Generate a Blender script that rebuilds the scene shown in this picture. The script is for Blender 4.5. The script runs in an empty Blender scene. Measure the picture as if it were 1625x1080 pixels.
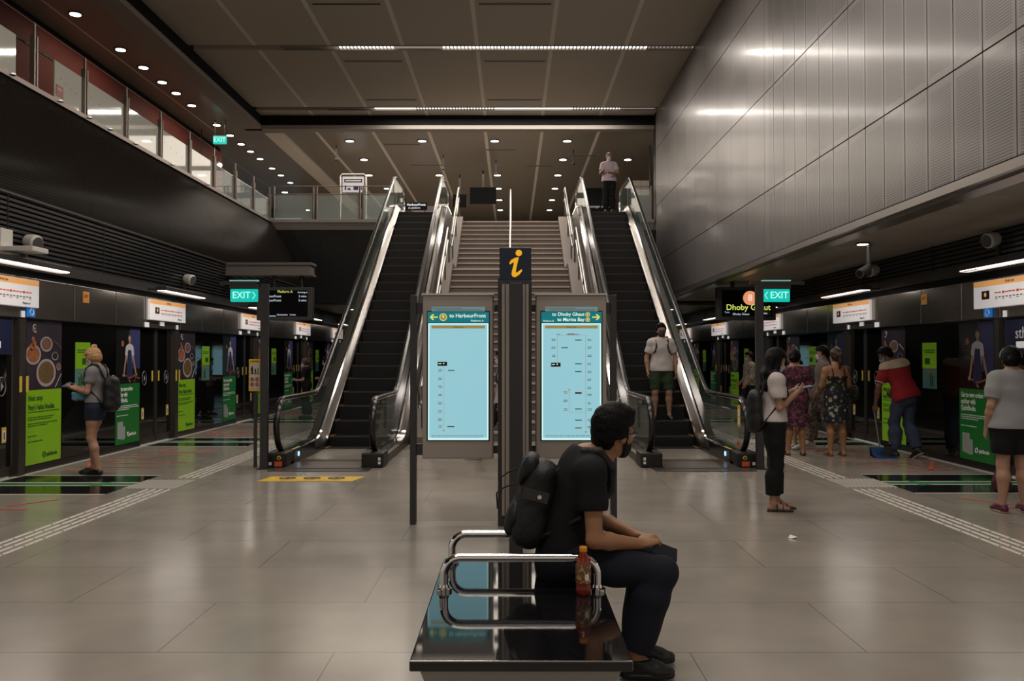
import bpy, math, random
import numpy as np
from mathutils import Vector, Matrix
random.seed(7)
S = bpy.context.scene
COL = S.collection
PI = math.pi
# ---------------------------------------------------------------- camera
cam_d = bpy.data.cameras.new('camera')
cam_d.sensor_width = 36.0
cam_d.lens = 36.0 * 1400 / 1625
cam_d.clip_start = 0.05
cam_d.clip_end = 200
cam = bpy.data.objects.new('camera', cam_d)
COL.objects.link(cam)
cam.location = (0, 0, 1.5)
cam.rotation_euler = (math.radians(90 + 1.02), 0, 0)
S.camera = cam
# ---------------------------------------------------------------- world, exposure
S.view_settings.view_transform = 'Standard'
S.view_settings.look = 'None'
S.view_settings.gamma = 1
S.view_settings.use_curve_mapping = False
S.view_settings.exposure = 0.0
W = bpy.data.worlds.new('world')
S.world = W
W.use_nodes = True
W.node_tree.nodes['Background'].inputs[0].default_value = (1.0, 0.90, 0.78, 1)
W.node_tree.nodes['Background'].inputs[1].default_value = 0.42
S.cycles.use_denoising = True
S.cycles.max_bounces = 7
S.cycles.diffuse_bounces = 3
S.cycles.glossy_bounces = 4
S.cycles.transmission_bounces = 6
S.cycles.transparent_max_bounces = 12
S.cycles.sample_clamp_indirect = 4.0
S.cycles.caustics_reflective = False
S.cycles.caustics_refractive = False

def area(loc, rot, sx, sy, power, col=(1, 0.9, 0.78), spread=180):
    d = bpy.data.lights.new('ceiling_light_glow', 'AREA')
    d.shape = 'RECTANGLE'; d.size = sx; d.size_y = sy
    d.energy = power; d.color = col; d.spread = math.radians(spread)
    o = bpy.data.objects.new('ceiling_light_glow', d)
    o.location = loc; o.rotation_euler = rot
    COL.objects.link(o)
    return o
# light of the hall's recessed ceiling strips (every five metres) and of the platform strips
for yy in (0.2, 5.2, 10.2, 15.2, 20.2, 25.2):
    area((-0.3, yy, 8.50), (0, 0, 0), 6.4, 0.3, 195, (1, 0.90, 0.80))
for sx in (-1, 1):
    for k in range(-1, 5):
        area((sx * 5.78, 10.1 + 5.11 * k, 2.60), (0, 0, 0), 0.12, 1.9, 14, (1, 0.92, 0.82))
for yy in (28.5, 33.5, 39):
    area((-2.6, yy, 8.12), (0, 0, 0), 9, 4.2, 260, (1, 0.88, 0.74))
for yy in (19, 24, 29):
    area((-8.57, yy, 8.15), (0, 0, 0), 0.4, 3, 30, (1, 0.86, 0.70))

# ---------------------------------------------------------------- materials
MATS = {}
def nodes(m):
    return m.node_tree.nodes, m.node_tree.links
def mat(name, col, rough=0.5, metal=0.0, emit=None, es=0.0, spec=0.5, trans=0.0, coat=0.0, alpha=1.0, ior=1.45, var=0.0, vscale=6.0, bump=0.0, bscale=40.0):
    if name in MATS: return MATS[name]
    m = bpy.data.materials.new(name); m.use_nodes = True
    n, l = nodes(m); b = n['Principled BSDF']
    b.inputs['Base Color'].default_value = (*col, 1)
    b.inputs['Roughness'].default_value = rough
    b.inputs['Metallic'].default_value = metal
    b.inputs['Specular IOR Level'].default_value = spec
    b.inputs['Transmission Weight'].default_value = trans
    b.inputs['Coat Weight'].default_value = coat
    b.inputs['Coat Roughness'].default_value = 0.05
    b.inputs['Alpha'].default_value = alpha
    b.inputs['IOR'].default_value = ior
    if emit is not None:
        b.inputs['Emission Color'].default_value = (*emit, 1)
        b.inputs['Emission Strength'].default_value = es
    tc = n.new('ShaderNodeTexCoord')
    if var > 0:
        no = n.new('ShaderNodeTexNoise'); no.inputs['Scale'].default_value = vscale
        l.new(tc.outputs['Object'], no.inputs['Vector'])
        mx = n.new('ShaderNodeMix'); mx.data_type = 'RGBA'
        mx.inputs[6].default_value = (*[c * (1 - var) for c in col], 1)
        mx.inputs[7].default_value = (*[min(1, c * (1 + var)) for c in col], 1)
        l.new(no.outputs['Fac'], mx.inputs[0]); l.new(mx.outputs[2], b.inputs['Base Color'])
    if bump > 0:
        nb = n.new('ShaderNodeTexNoise'); nb.inputs['Scale'].default_value = bscale
        l.new(tc.outputs['Object'], nb.inputs['Vector'])
        bp = n.new('ShaderNodeBump'); bp.inputs['Strength'].default_value = bump; bp.inputs['Distance'].default_value = 0.01
        l.new(nb.outputs['Fac'], bp.inputs['Height']); l.new(bp.outputs['Normal'], b.inputs['Normal'])
    MATS[name] = m
    return m
def srgb(r, g, b):
    f = lambda c: (c / 255 / 12.92) if c <= 10.3 else ((c / 255 + 0.055) / 1.055) ** 2.4
    return (f(r), f(g), f(b))
def math_node(n, l, op, a, b=None, c=None):
    x = n.new('ShaderNodeMath'); x.operation = op
    for i, v in enumerate((a, b, c)):
        if v is None: continue
        if isinstance(v, (int, float)): x.inputs[i].default_value = v
        else: l.new(v, x.inputs[i])
    return x.outputs[0]

# ---------------------------------------------------------------- object helpers
def link(o): COL.objects.link(o); return o
def tag(o, label=None, cat=None, group=None, kind=None):
    if label: o['label'] = label
    if cat: o['category'] = cat
    if group: o['group'] = group
    if kind: o['kind'] = kind
    return o
def thing(name, label, cat, loc=(0, 0, 0), group=None):
    o = bpy.data.objects.new(name, None); o.empty_display_size = 0.1
    o.location = loc; link(o)
    return tag(o, label, cat, group)
def origin(p):
    v = Vector((0, 0, 0))
    while p is not None:
        v += p.location; p = p.parent
    return v
def copy_tree(o, parent=None):
    c = o.copy(); link(c); c.parent = parent
    for ch in o.children: copy_tree(ch, c)
    return c
class MB:
    """collects shapes in world metres; build() links them as one mesh object"""
    def __init__(s): s.v = []; s.f = []; s.m = []; s.sm = []
    def add(s, v, f, mi=0, smooth=False):
        b = len(s.v); s.v.extend([tuple(p) for p in v])
        for q in f: s.f.append(tuple(b + i for i in q)); s.m.append(mi); s.sm.append(smooth)
        return s
    def box(s, lo, hi, mi=0):
        x0, y0, z0 = [min(a, b) for a, b in zip(lo, hi)]; x1, y1, z1 = [max(a, b) for a, b in zip(lo, hi)]
        v = [(x0,y0,z0),(x1,y0,z0),(x1,y1,z0),(x0,y1,z0),(x0,y0,z1),(x1,y0,z1),(x1,y1,z1),(x0,y1,z1)]
        return s.add(v, [(0,3,2,1),(4,5,6,7),(0,1,5,4),(1,2,6,5),(2,3,7,6),(3,0,4,7)], mi)
    def obox(s, c, size, R, mi=0):
        v = []
        for z in (-.5, .5):
            for x, y in ((-.5,-.5),(.5,-.5),(.5,.5),(-.5,.5)):
                v.append(Vector(c) + R @ Vector((x*size[0], y*size[1], z*size[2])))
        return s.add(v, [(0,3,2,1),(4,5,6,7),(0,1,5,4),(1,2,6,5),(2,3,7,6),(3,0,4,7)], mi)
    def cbox(s, lo, hi, c=0.01, mi=0):
        """box with chamfered edges"""
        lo, hi = [min(a, b) for a, b in zip(lo, hi)], [max(a, b) for a, b in zip(lo, hi)]
        c = min([c] + [(h - l) * 0.45 for l, h in zip(lo, hi)])
        import bmesh
        bm = bmesh.new(); bmesh.ops.create_cube(bm, size=1)
        for v in bm.verts:
            v.co = Vector([(l + h) / 2 + v.co[i] * (h - l) for i, (l, h) in enumerate(zip(lo, hi))])
        bmesh.ops.bevel(bm, geom=bm.edges[:], offset=c, segments=2, affect='EDGES', profile=0.5)
        bm.verts.index_update()
        s.add([v.co[:] for v in bm.verts], [[v.index for v in f.verts] for f in bm.faces], mi)
        bm.free(); return s
    def tube(s, pts, r, n=10, mi=0, closed=False, caps=True):
        pts = [Vector(p) for p in pts]; N = len(pts)
        rs = r if isinstance(r, (list, tuple)) else [r] * N
        prev = None; V = []
        for i, p in enumerate(pts):
            if closed: t = pts[(i + 1) % N] - pts[i - 1]
            else: t = pts[min(i + 1, N - 1)] - pts[max(i - 1, 0)]
            t = t.normalized() if t.length > 1e-9 else Vector((0, 0, 1))
            if prev is None:
                a = Vector((0, 0, 1)) if abs(t.z) < .9 else Vector((1, 0, 0))
                prev = (a - t * a.dot(t)).normalized()
            else:
                prev = prev - t * prev.dot(t)
                prev = prev.normalized() if prev.length > 1e-6 else t.orthogonal().normalized()
            q = t.cross(prev)
            for k in range(n):
                a = 2 * PI * k / n
                V.append(p + (prev * math.cos(a) + q * math.sin(a)) * rs[i])
        F = []
        for i in range(N if closed else N - 1):
            j = (i + 1) % N
            for k in range(n):
                k2 = (k + 1) % n
                F.append((i*n+k, i*n+k2, j*n+k2, j*n+k))
        if caps and not closed:
            F.append(tuple(reversed(range(n)))); F.append(tuple((N-1)*n + k for k in range(n)))
        return s.add(V, F, mi, True)
    def cyl(s, a, b, r, n=16, mi=0, r2=None):
        return s.tube([a, b], [r, r if r2 is None else r2], n, mi)
    def lathe(s, c, prof, n=20, mi=0, axis='z'):
        V = []; F = []
        for (r, z) in prof:
            for k in range(n):
                a = 2*PI*k/n; p = (r*math.cos(a), r*math.sin(a), z)
                if axis == 'y': p = (p[0], p[2], p[1])
                if axis == 'x': p = (p[2], p[0], p[1])
                V.append((c[0]+p[0], c[1]+p[1], c[2]+p[2]))
        for i in range(len(prof)-1):
            for k in range(n):
                k2 = (k+1) % n; F.append((i*n+k, i*n+k2, (i+1)*n+k2, (i+1)*n+k))
        F.append(tuple(reversed(range(n)))); F.append(tuple((len(prof)-1)*n+k for k in range(n)))
        return s.add(V, F, mi, True)
    def prism(s, poly, axis, a, b, mi=0, smooth=False):
        """poly: 2D outline; extruded along axis from a to b"""
        def P(p, t):
            return {'x': (t, p[0], p[1]), 'y': (p[0], t, p[1]), 'z': (p[0], p[1], t)}[axis]
        n = len(poly)
        V = [P(p, a) for p in poly] + [P(p, b) for p in poly]
        F = [tuple(range(n)), tuple(reversed(range(n, 2*n)))]
        F += [(i, n+i, n+(i+1) % n, (i+1) % n) for i in range(n)]
        return s.add(V, F, mi, smooth)
    def strip(s, A, B, mi=0, smooth=True):
        """quad strip between two 3D polylines"""
        n = len(A)
        return s.add(list(A)+list(B), [(i, i+1, n+i+1, n+i) for i in range(n-1)], mi, smooth)
    def disc(s, c, r, axis='x', n=24, rx=None, mi=0):
        V = []
        rx = rx or r
        for k in range(n):
            a = 2*PI*k/n; u, w = rx*math.cos(a), r*math.sin(a)
            V.append({'x': (c[0], c[1]+u, c[2]+w), 'y': (c[0]+u, c[1], c[2]+w), 'z': (c[0]+u, c[1]+w, c[2])}[axis])
        return s.add(V, [tuple(range(n))], mi)
    def build(s, name, mats, parent=None, label=None, fix=True, auto=35):
        me = bpy.data.meshes.new(name)
        o0 = origin(parent)
        me.from_pydata([tuple(Vector(p) - o0) for p in s.v], [], s.f)
        if not isinstance(mats, (list, tuple)): mats = [mats]
        for m in mats: me.materials.append(m)
        me.polygons.foreach_set('material_index', s.m)
        me.polygons.foreach_set('use_smooth', s.sm)
        me.update()
        if fix:
            import bmesh
            bm = bmesh.new(); bm.from_mesh(me)
            bmesh.ops.recalc_face_normals(bm, faces=bm.faces[:])
            bm.to_mesh(me); bm.free()
        if any(s.sm):
            me.set_sharp_from_angle(angle=math.radians(auto))
        o = bpy.data.objects.new(name, me); link(o)
        if parent is not None: o.parent = parent
        if label: o['label'] = label
        return o
def struct(name, mb, mats, **k):
    return tag(mb.build(name, mats, **k), kind='structure')
_TXT = {}
def text(s, size, c, face, m, parent, name='lettering', align='CENTER', depth=0.002, sx=1.0, shear=0.0, bold=0.0, fit=None):
    """flat lettering; face: '-y' faces the camera, '+x' / '-x' face across the hall, 'z' lies on the floor"""
    cu = bpy.data.curves.new(name, 'FONT'); cu.body = s; cu.size = size
    cu.align_x = align; cu.align_y = 'CENTER'; cu.extrude = depth / 2; cu.shear = shear; cu.offset = bold; cu.resolution_u = 3
    tmp = bpy.data.objects.new('tmp_text', cu)
    me = bpy.data.meshes.new_from_object(tmp)
    bpy.data.objects.remove(tmp); bpy.data.curves.remove(cu)
    R = {'-y': Matrix(((1,0,0),(0,0,-1),(0,1,0))), '+x': Matrix(((0,0,1),(1,0,0),(0,1,0))), '-x': Matrix(((0,0,-1),(-1,0,0),(0,1,0))), 'z': Matrix.Identity(3)}[face]
    o0 = origin(parent); c = Vector(c)
    if fit:
        xs = [v.co.x for v in me.vertices]; sx = min(sx, fit/(max(xs)-min(xs)))
    for v in me.vertices:
        v.co = R @ Vector((v.co.x * sx, v.co.y, v.co.z)) + c - o0
    me.materials.clear(); me.materials.append(m)
    o = bpy.data.objects.new(name, me); link(o); o.parent = parent
    return o

# ---------------------------------------------------------------- palette
steel = mat('brushed_steel', (0.42, 0.39, 0.37), 0.28, 1.0, var=0.12, vscale=3)
bright_steel = mat('polished_steel', (0.72, 0.70, 0.70), 0.10, 1.0)
satin_steel = mat('satin_steel', (0.50, 0.48, 0.46), 0.22, 1.0)
black_rubber = mat('black_rubber', (0.008, 0.008, 0.008), 0.25, spec=0.6)
black_paint = mat('black_paint', (0.008, 0.007, 0.007), 0.5)
dark_grey = mat('dark_grey_paint', (0.045, 0.042, 0.043), 0.4)
mid_grey = mat('grey_paint', (0.11, 0.10, 0.10), 0.45)
white_paint = mat('white_paint', (0.72, 0.70, 0.66), 0.4)
clear_glass = mat('clear_glass', (0.75, 0.85, 0.82), 0.02, alpha=0.22, spec=0.8)
smoke_glass = mat('smoke_glass', (0.01, 0.013, 0.012), 0.04, alpha=0.62, spec=0.7)
yellow = mat('sign_yellow', srgb(225, 185, 40), 0.4)
orange = mat('sign_orange', srgb(220, 140, 50), 0.4)
red_orange = mat('sticker_orange', srgb(215, 90, 50), 0.4)
white_ink = mat('white_ink', (0.8, 0.8, 0.8), 0.5)
black_ink = mat('black_ink', (0.01, 0.01, 0.012), 0.5)
def glow(name, col, es, rough=0.4): return mat(name, tuple(c * 0.3 for c in col), rough, emit=col, es=es)
lamp_white = glow('lamp_white', (1.0, 0.95, 0.86), 3.2)
lamp_cool = glow('lamp_cool', (0.90, 0.95, 1.0), 3.2)
lamp_dim = glow('lamp_dim', (1.0, 0.80, 0.72), 0.25)
# ================================================================ the hall
ZC, ZU, ZF = 8.6, 8.22, 5.45      # hall ceiling, upper ceiling, upper floor
XR, XL, XP = 4.18, -7.4, 6.2      # right wall, left ceiling edge, screen lines
YE, Y0, Y1 = 25.8, -8.0, 44.0     # edge of the upper floor, ends of the hall

# floor ---------------------------------------------------------------
fm = bpy.data.materials.new('granite_floor'); fm.use_nodes = True
n, l = nodes(fm); b = n['Principled BSDF']
tc = n.new('ShaderNodeTexCoord')
sep = n.new('ShaderNodeSeparateXYZ'); l.new(tc.outputs['Object'], sep.inputs[0])
bk = n.new('ShaderNodeTexBrick')
bk.offset = 0.5; bk.inputs['Scale'].default_value = 1.0
bk.inputs['Brick Width'].default_value = 1.8; bk.inputs['Row Height'].default_value = 0.9
bk.inputs['Mortar Size'].default_value = 0.0035; bk.inputs['Mortar Smooth'].default_value = 0.4; bk.inputs['Bias'].default_value = 0
bk.inputs['Color1'].default_value = (0.275, 0.248, 0.212, 1)
bk.inputs['Color2'].default_value = (0.298, 0.268, 0.230, 1)
bk.inputs['Mortar'].default_value = (0.10, 0.085, 0.07, 1)
l.new(tc.outputs['Object'], bk.inputs['Vector'])
no = n.new('ShaderNodeTexNoise'); no.inputs['Scale'].default_value = 2.2; no.inputs['Detail'].default_value = 4
l.new(tc.outputs['Object'], no.inputs['Vector'])
mx = n.new('ShaderNodeMix'); mx.data_type = 'RGBA'; mx.blend_type = 'MULTIPLY'; mx.inputs[0].default_value = 0.35
l.new(bk.outputs['Color'], mx.inputs[6]); l.new(no.outputs['Fac'], mx.inputs[7])
gm = n.new('ShaderNodeMix'); gm.data_type = 'RGBA'; gm.blend_type = 'MULTIPLY'; gm.inputs[0].default_value = 1
gm.inputs[7].default_value = (1.25, 1.25, 1.25, 1)
l.new(mx.outputs[2], gm.inputs[6]); l.new(gm.outputs[2], b.inputs['Base Color'])
mr = n.new('ShaderNodeMapRange'); mr.inputs[1].default_value = 0.3; mr.inputs[2].default_value = 0.7
mr.inputs[3].default_value = 0.15; mr.inputs[4].default_value = 0.26
no2 = n.new('ShaderNodeTexNoise'); no2.inputs['Scale'].default_value = 0.7; l.new(tc.outputs['Object'], no2.inputs['Vector'])
l.new(no2.outputs['Fac'], mr.inputs[0]); l.new(mr.outputs[0], b.inputs['Roughness'])
b.inputs['Specular IOR Level'].default_value = 0.55
struct('floor', MB().box((-XP - 1.2, Y0, -0.2), (XP + 1.2, Y1, 0)), fm)

# ceiling of the hall -------------------------------------------------
cm = mat('ceiling_panel', (0.58, 0.53, 0.45), 0.75, var=0.10, vscale=0.25)
cj = mat('ceiling_joint', (0.90, 0.84, 0.76), 0.7)
trough_m = mat('trough_trim', (0.28, 0.25, 0.23), 0.6)
JX = [-5.87, -4.17, -2.50, -0.80, 0.90, 2.60]
TY = [0.2, 5.2, 10.2, 15.2, 20.2, 25.2]
mb = MB()
ys = [Y0] + [v for t in TY for v in (t - 0.17, t + 0.17)] + [YE + 0.1]
for i in range(0, len(ys), 2): mb.box((XL, ys[i], ZC), (XR, ys[i + 1], ZC + 0.2))
for t in TY:                                           # closed top of every trough
    mb.box((XL, t - 0.17, ZC + 0.12), (XR, t + 0.17, ZC + 0.2), 2)
for x in JX:                                           # pale joint strips, in short lengths
    for i in range(0, len(ys), 2):
        a = ys[i]
        while a < ys[i + 1] - 0.02:
            e = min(a + 0.85, ys[i + 1]); mb.box((x - 0.045, a + 0.006, ZC - 0.006), (x + 0.045, e - 0.006, ZC + 0.01), 1); a = e
struct('ceiling', mb, [cm, cj, trough_m])
# slot diffusers
def ceiling_slot(x0, x1, y, z, lab):
    t = thing('air_slot_diffuser', lab, 'vent', ((x0+x1)/2, y, z), 'linear air slots in the ceiling')
    m = MB().box((x0, y-0.07, z-0.012), (x1, y+0.07, z+0.0)); m.build('frame', cm, t)
    m = MB().box((x0+0.03, y-0.04, z-0.016), (x1-0.03, y+0.04, z-0.011)); m.build('slot', black_paint, t)
for y, nm in ((17.65, 'nearest the camera end'), (21.1, 'just beyond the front light strip'), (24.3, 'just before the rear light strip')):
    ceiling_slot(-4.05, -2.62, y, ZC, 'dark air slot in the hall ceiling toward the corridor, ' + nm)
    ceiling_slot(-0.70, 0.82, y, ZC, 'dark air slot in the hall ceiling above the stairs, ' + nm)
# lit strips: lengths of louvred lamp in each trough
def strip_lamp(y, runs, lab, group='recessed ceiling light strips'):
    t = thing('ceiling_light_strip', lab, 'ceiling light', (0, y, ZC), group)
    MB().box((-5.3, y-0.16, ZC-0.012), (XR-0.02, y-0.125, ZC+0.02)).box((-5.3, y+0.125, ZC-0.012), (XR-0.02, y+0.16, ZC+0.02)).build('trim', trough_m, t)
    for (a, b_, mm, lou) in runs:
        MB().box((a, y-0.115, ZC+0.03), (b_, y+0.115, ZC+0.06)).build('diffuser', mm, t)
        if lou:
            m = MB(); x = a; P = [(a, y-0.118), (a, y-0.114)]
            while x < b_ - 0.04:
                P += [(x+0.002, y-0.114), (x+0.002, y+0.115), (x+0.032, y+0.115), (x+0.032, y-0.114)]; x += 0.085
            P += [(b_, y-0.114), (b_, y-0.118)]
            m.prism(P, 'z', ZC-0.008, ZC+0.028)
            m.build('louvre_grid', satin_steel, t)
strip_lamp(20.2, [(-4.0, -2.74, lamp_white, 1), (-2.74, -1.62, lamp_dim, 0), (-1.62, -0.36, lamp_white, 1), (-0.36, 0.62, lamp_cool, 1), (0.62, 3.1, lamp_white, 1), (3.1, 4.1, lamp_dim, 1)],
           'louvred light strip across the hall ceiling, the brighter one nearer the bench')
strip_lamp(25.2, [(-3.95, -2.75, lamp_white, 0), (-2.75, -0.45, lamp_white, 1), (-0.45, 0.50, lamp_cool, 0), (0.50, 1.75, lamp_white, 0), (1.75, 3.1, lamp_white, 1), (3.1, 4.1, lamp_dim, 0)],
           'thin light strip across the hall ceiling just before the dark bulkhead')
for yy in (0.2, 5.2, 10.2, 15.2):
    strip_lamp(yy, [(-3.95, 3.1, lamp_white, 1)], 'louvred light strip across the hall ceiling, out of the picture above the benches')

# dark bulkheads and the pale lip that frames the opening ------------------
lip = mat('bulkhead_lip', (0.36, 0.33, 0.29), 0.6)
gap = mat('shadow_gap', (0.004, 0.004, 0.004), 0.9)
mb = MB().box((XL-0.04, Y0, ZU+0.10), (XL+0.0, YE+0.1, ZC+0.2), 0)
mb.box((XL-0.04, YE+0.1, ZU+0.10), (XR+0.2, YE+0.14, ZC+0.2), 0)
mb.box((XL-0.5, Y0, ZU-0.02), (XL+0.0, YE+0.30, ZU+0.10), 1)
mb.box((XL-0.5, YE+0.12, ZU-0.02), (XR+0.2, YE+0.46, ZU+0.10), 1)
struct('trim_1', mb, [gap, lip])
# ceiling of the upper floor
uc = mat('upper_ceiling', (0.34, 0.30, 0.245), 0.32, var=0.08, vscale=0.4)
mb = MB().box((-9.5, Y0, ZU), (XL-0.5, YE+0.4, ZU+0.12)).box((-16, YE+0.4, ZU), (7.0, 60, ZU+0.12))
for x in JX: mb.box((x-0.05, YE+0.5, ZU-0.004), (x+0.05, 60, ZU+0.01), 1)
mb.box((-7.42, YE+0.5, ZU-0.05), (-6.85, 60, ZU+0.02), 1)
mb.box((-8.9, Y0, ZU-0.003), (-8.86, YE+0.4, ZU+0.005), 1)
struct('ceiling_2', mb, [uc, cj])
for y, x0, x1 in ((27.9, -4.1, -2.9), (28.6, -0.9, 0.2), (30.9, -3.6, -2.4), (31.0, 0.4, 1.5), (29.4, 1.9, 2.9)):
    ceiling_slot(x0, x1, y, ZU, 'short dark air slot in the upper concourse ceiling beyond the bulkhead, %.0f m along' % y)
# round downlights of the upper ceiling
rim_m = mat('downlight_rim', (0.05, 0.045, 0.04), 0.4)
dl_m = glow('downlight_disc', (1.0, 0.97, 0.88), 5.0)
dl_first = None
def downlight(x, y, z, r=0.13, lab='', group='', tilt=None):
    global dl_first
    if dl_first is None:
        t = thing('downlight', lab, 'ceiling light', (x, y, z), group)
        MB().lathe((x, y, z), [(0.13, 0.0), (0.165, -0.004), (0.165, -0.022), (0.125, -0.018)], 20).build('rim', rim_m, t)
        MB().lathe((x, y, z), [(0.122, -0.012), (0.122, -0.026), (0.06, -0.030)], 20).build('lens', dl_m, t)
        dl_first = t; return t
    c = copy_tree(dl_first); c.location = (x, y, z); c['label'] = lab; c['group'] = group
    return c
L1 = 'round white downlight in the concourse ceiling above the head of the stairs'
G1 = 'round downlights of the upper concourse'
for x, y in [(-7.1,27.4),(-5.06,27.4),(-2.8,27.4),(-0.54,27.4),(1.72,27.4),(-5.05,30),(1.74,30),(3.95,30),(-7.1,32.6),(-5.3,32.6),(-2.7,32.6),(-0.54,32.6),(1.7,32.6),
             (-7.1,35.2),(-5.0,35.2),(-0.54,35.2),(1.72,35.2),(-9.3,36),(-0.54,37.8),(1.72,37.8),(-7.1,37.8),(-0.54,40.4),(1.72,40.4),(-4.4,40.4),(-9.4,40.4),(-0.54,45.5),(1.72,45.5),(-7.6,44)]:
    downlight(x, y, ZU, lab=L1, group=G1)
L2 = 'small bright downlight in the row above the red corridor'
for y in (17.2, 19.2, 20.4, 21.5, 22.4, 23.5, 25.5, 26.7, 27.8, 28.8, 29.9, 31.4, 32.6, 34):
    c = downlight(-8.57, y, ZU, lab=L2, group='downlights in a row above the red corridor'); c.scale = (0.85, 0.85, 1)
# upper floor slab, its dark face, the far end -----------------------------
slab = mat('upper_floor', (0.18, 0.16, 0.14), 0.2)
mb = MB().box((-16, YE, ZF-0.25), (XR+2.8, 60, ZF), 0)
struct('floor_upper', mb, slab)
blk = mat('black_cladding', (0.006, 0.005, 0.005), 0.35)
mb = MB().box((1.80, YE+0.02, 3.05), (XP+0.6, YE+0.2, ZF-0.02))
struct('wall_rear_2', mb, blk)
mb = MB().box((XL-0.2, YE+0.02, 3.05), (-1.80, YE+0.2, ZF-0.02))
struct('wall_rear_3', MB().box((XR+0.02, YE-0.1, ZF-0.02), (XR+0.24, YE+0.3, ZC+0.2)), blk)
for x in (-5.6, -4.6): mb.box((x-0.008, YE+0.012, 3.1), (x+0.008, YE+0.03, ZF-0.1))
struct('wall_rear', mb, blk)
struct('trim_2', MB().box((-7.1, YE-0.02, ZF-0.03), (-1.48, YE+0.14, ZF+0.06)).box((1.38, YE-0.02, ZF-0.03), (XR, YE+0.14, ZF+0.06)), lip)
endm = mat('concourse_wall', (0.20, 0.175, 0.14), 0.25, var=0.25, vscale=0.5)
struct('wall_concourse', MB().box((-16, 60, ZF), (7, 60.2, ZU+0.1)).box((6.9, YE+0.4, ZF), (7.0, 60, ZU)).box((-16, YE, ZF), (-15.9, 60, ZU)), endm)
struct('ceiling_3', MB().box((-XP-1, YE+0.2, 3.0), (XP+0.4, Y1, 3.05)), mat('lower_soffit', (0.20, 0.18, 0.16), 0.5))
struct('wall_far', MB().box((-XP-1, Y1-0.1, 0), (XP+1, Y1, 3.0)).box((-XP-.2, 35.5, 0), (-XP-.08, Y1, 3.0)).box((XP+.08, 35.5, 0), (XP+.2, Y1, 3.0)), mat('far_wall', (0.03, 0.025, 0.025), 0.4))

# metal wall on the sweeper's side ---------------------------------------
wm = bpy.data.materials.new('perforated_metal'); wm.use_nodes = True
n, l = nodes(wm); b = n['Principled BSDF']
tc = n.new('ShaderNodeTexCoord'); sep = n.new('ShaderNodeSeparateXYZ'); l.new(tc.outputs['Object'], sep.inputs[0])
Y, Z = sep.outputs[1], sep.outputs[2]
fz = math_node(n, l, 'FRACT', math_node(n, l, 'DIVIDE', Z, 0.0273))
slit = math_node(n, l, 'LESS_THAN', fz, 0.42)
fy = math_node(n, l, 'FRACT', math_node(n, l, 'DIVIDE', math_node(n, l, 'ADD', Y, 0.01), 0.52))
my = math_node(n, l, 'MULTIPLY', math_node(n, l, 'GREATER_THAN', fy, 0.10), math_node(n, l, 'LESS_THAN', fy, 0.90))
fb = math_node(n, l, 'FRACT', math_node(n, l, 'DIVIDE', math_node(n, l, 'SUBTRACT', Z, 4.2), 1.64))
mz = math_node(n, l, 'MULTIPLY', math_node(n, l, 'GREATER_THAN', fb, 0.045), math_node(n, l, 'LESS_THAN', fb, 0.955))
near = math_node(n, l, 'LESS_THAN', Y, 14.3)
msk = math_node(n, l, 'MULTIPLY', math_node(n, l, 'MULTIPLY', slit, my), math_node(n, l, 'MULTIPLY', mz, near))
mx = n.new('ShaderNodeMix'); mx.data_type = 'RGBA'
mx.inputs[6].default_value = (0.185, 0.170, 0.168, 1); mx.inputs[7].default_value = (0.055, 0.050, 0.049, 1)
l.new(msk, mx.inputs[0]); l.new(mx.outputs[2], b.inputs['Base Color'])
b.inputs['Metallic'].default_value = 0.12; b.inputs['Coat Weight'].default_value = 0.22; b.inputs['Coat Roughness'].default_value = 0.13
no = n.new('ShaderNodeTexNoise'); no.inputs['Scale'].default_value = 0.8; l.new(tc.outputs['Object'], no.inputs['Vector'])
mr = n.new('ShaderNodeMapRange'); mr.inputs[3].default_value = 0.24; mr.inputs[4].default_value = 0.42
l.new(no.outputs['Fac'], mr.inputs[0]); l.new(mr.outputs[0], b.inputs['Roughness'])
mb = MB(); rows = [(3.16, 4.192), (4.208, 5.832), (5.848, 7.472), (7.488, ZC)]
ycols = []; y = Y0
k = math.floor(Y0 / 0.52)
while k * 0.52 < 14.3:
    ycols.append((k * 0.52 - 0.01, k * 0.52 + 0.51)); k += 1
for a in (14.55, 15.65, 16.75, 17.85, 18.95, 20.05, 21.15, 22.25, 23.35, 24.45): ycols.append((a, a + 1.1))
for (a, e) in ycols:
    g = 0.008 if e - a < 1 else 0.004
    for (z0, z1) in rows: mb.box((XR, a + g, z0), (XR + 0.05, e - g, z1))
mb.box((XR + 0.04, Y0, 3.16), (XR + 0.2, YE - 0.15, ZC + 0.1), 1)
struct('wall_right', mb, [wm, gap])
# its folded lower edge and the soffit over that platform
edge = mat('edge_trim', (0.36, 0.33, 0.31), 0.3, 0.8)
mb = MB().box((XR-0.03, Y0, 3.05), (XR+0.08, YE, 3.135)).box((XR+0.08, Y0, 3.03), (XR+0.30, YE, 3.07), 0).box((XR, Y0, 3.135), (XR+0.06, YE, 3.16), 1)
struct('trim_3', mb, [edge, gap])
som = mat('soffit_board', (0.40, 0.36, 0.31), 0.6, var=0.1, vscale=0.6)
mb = MB()
y = Y0
while y < YE:
    mb.box((XR+0.3, y+0.006, 3.12), (XP+0.15, min(y+0.6, YE)-0.006, 3.2)); y += 0.6
mb.box((XR+0.06, Y0, 3.16), (XP+0.3, YE, 3.3), 1)
struct('ceiling_4', mb, [som, gap])

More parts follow.
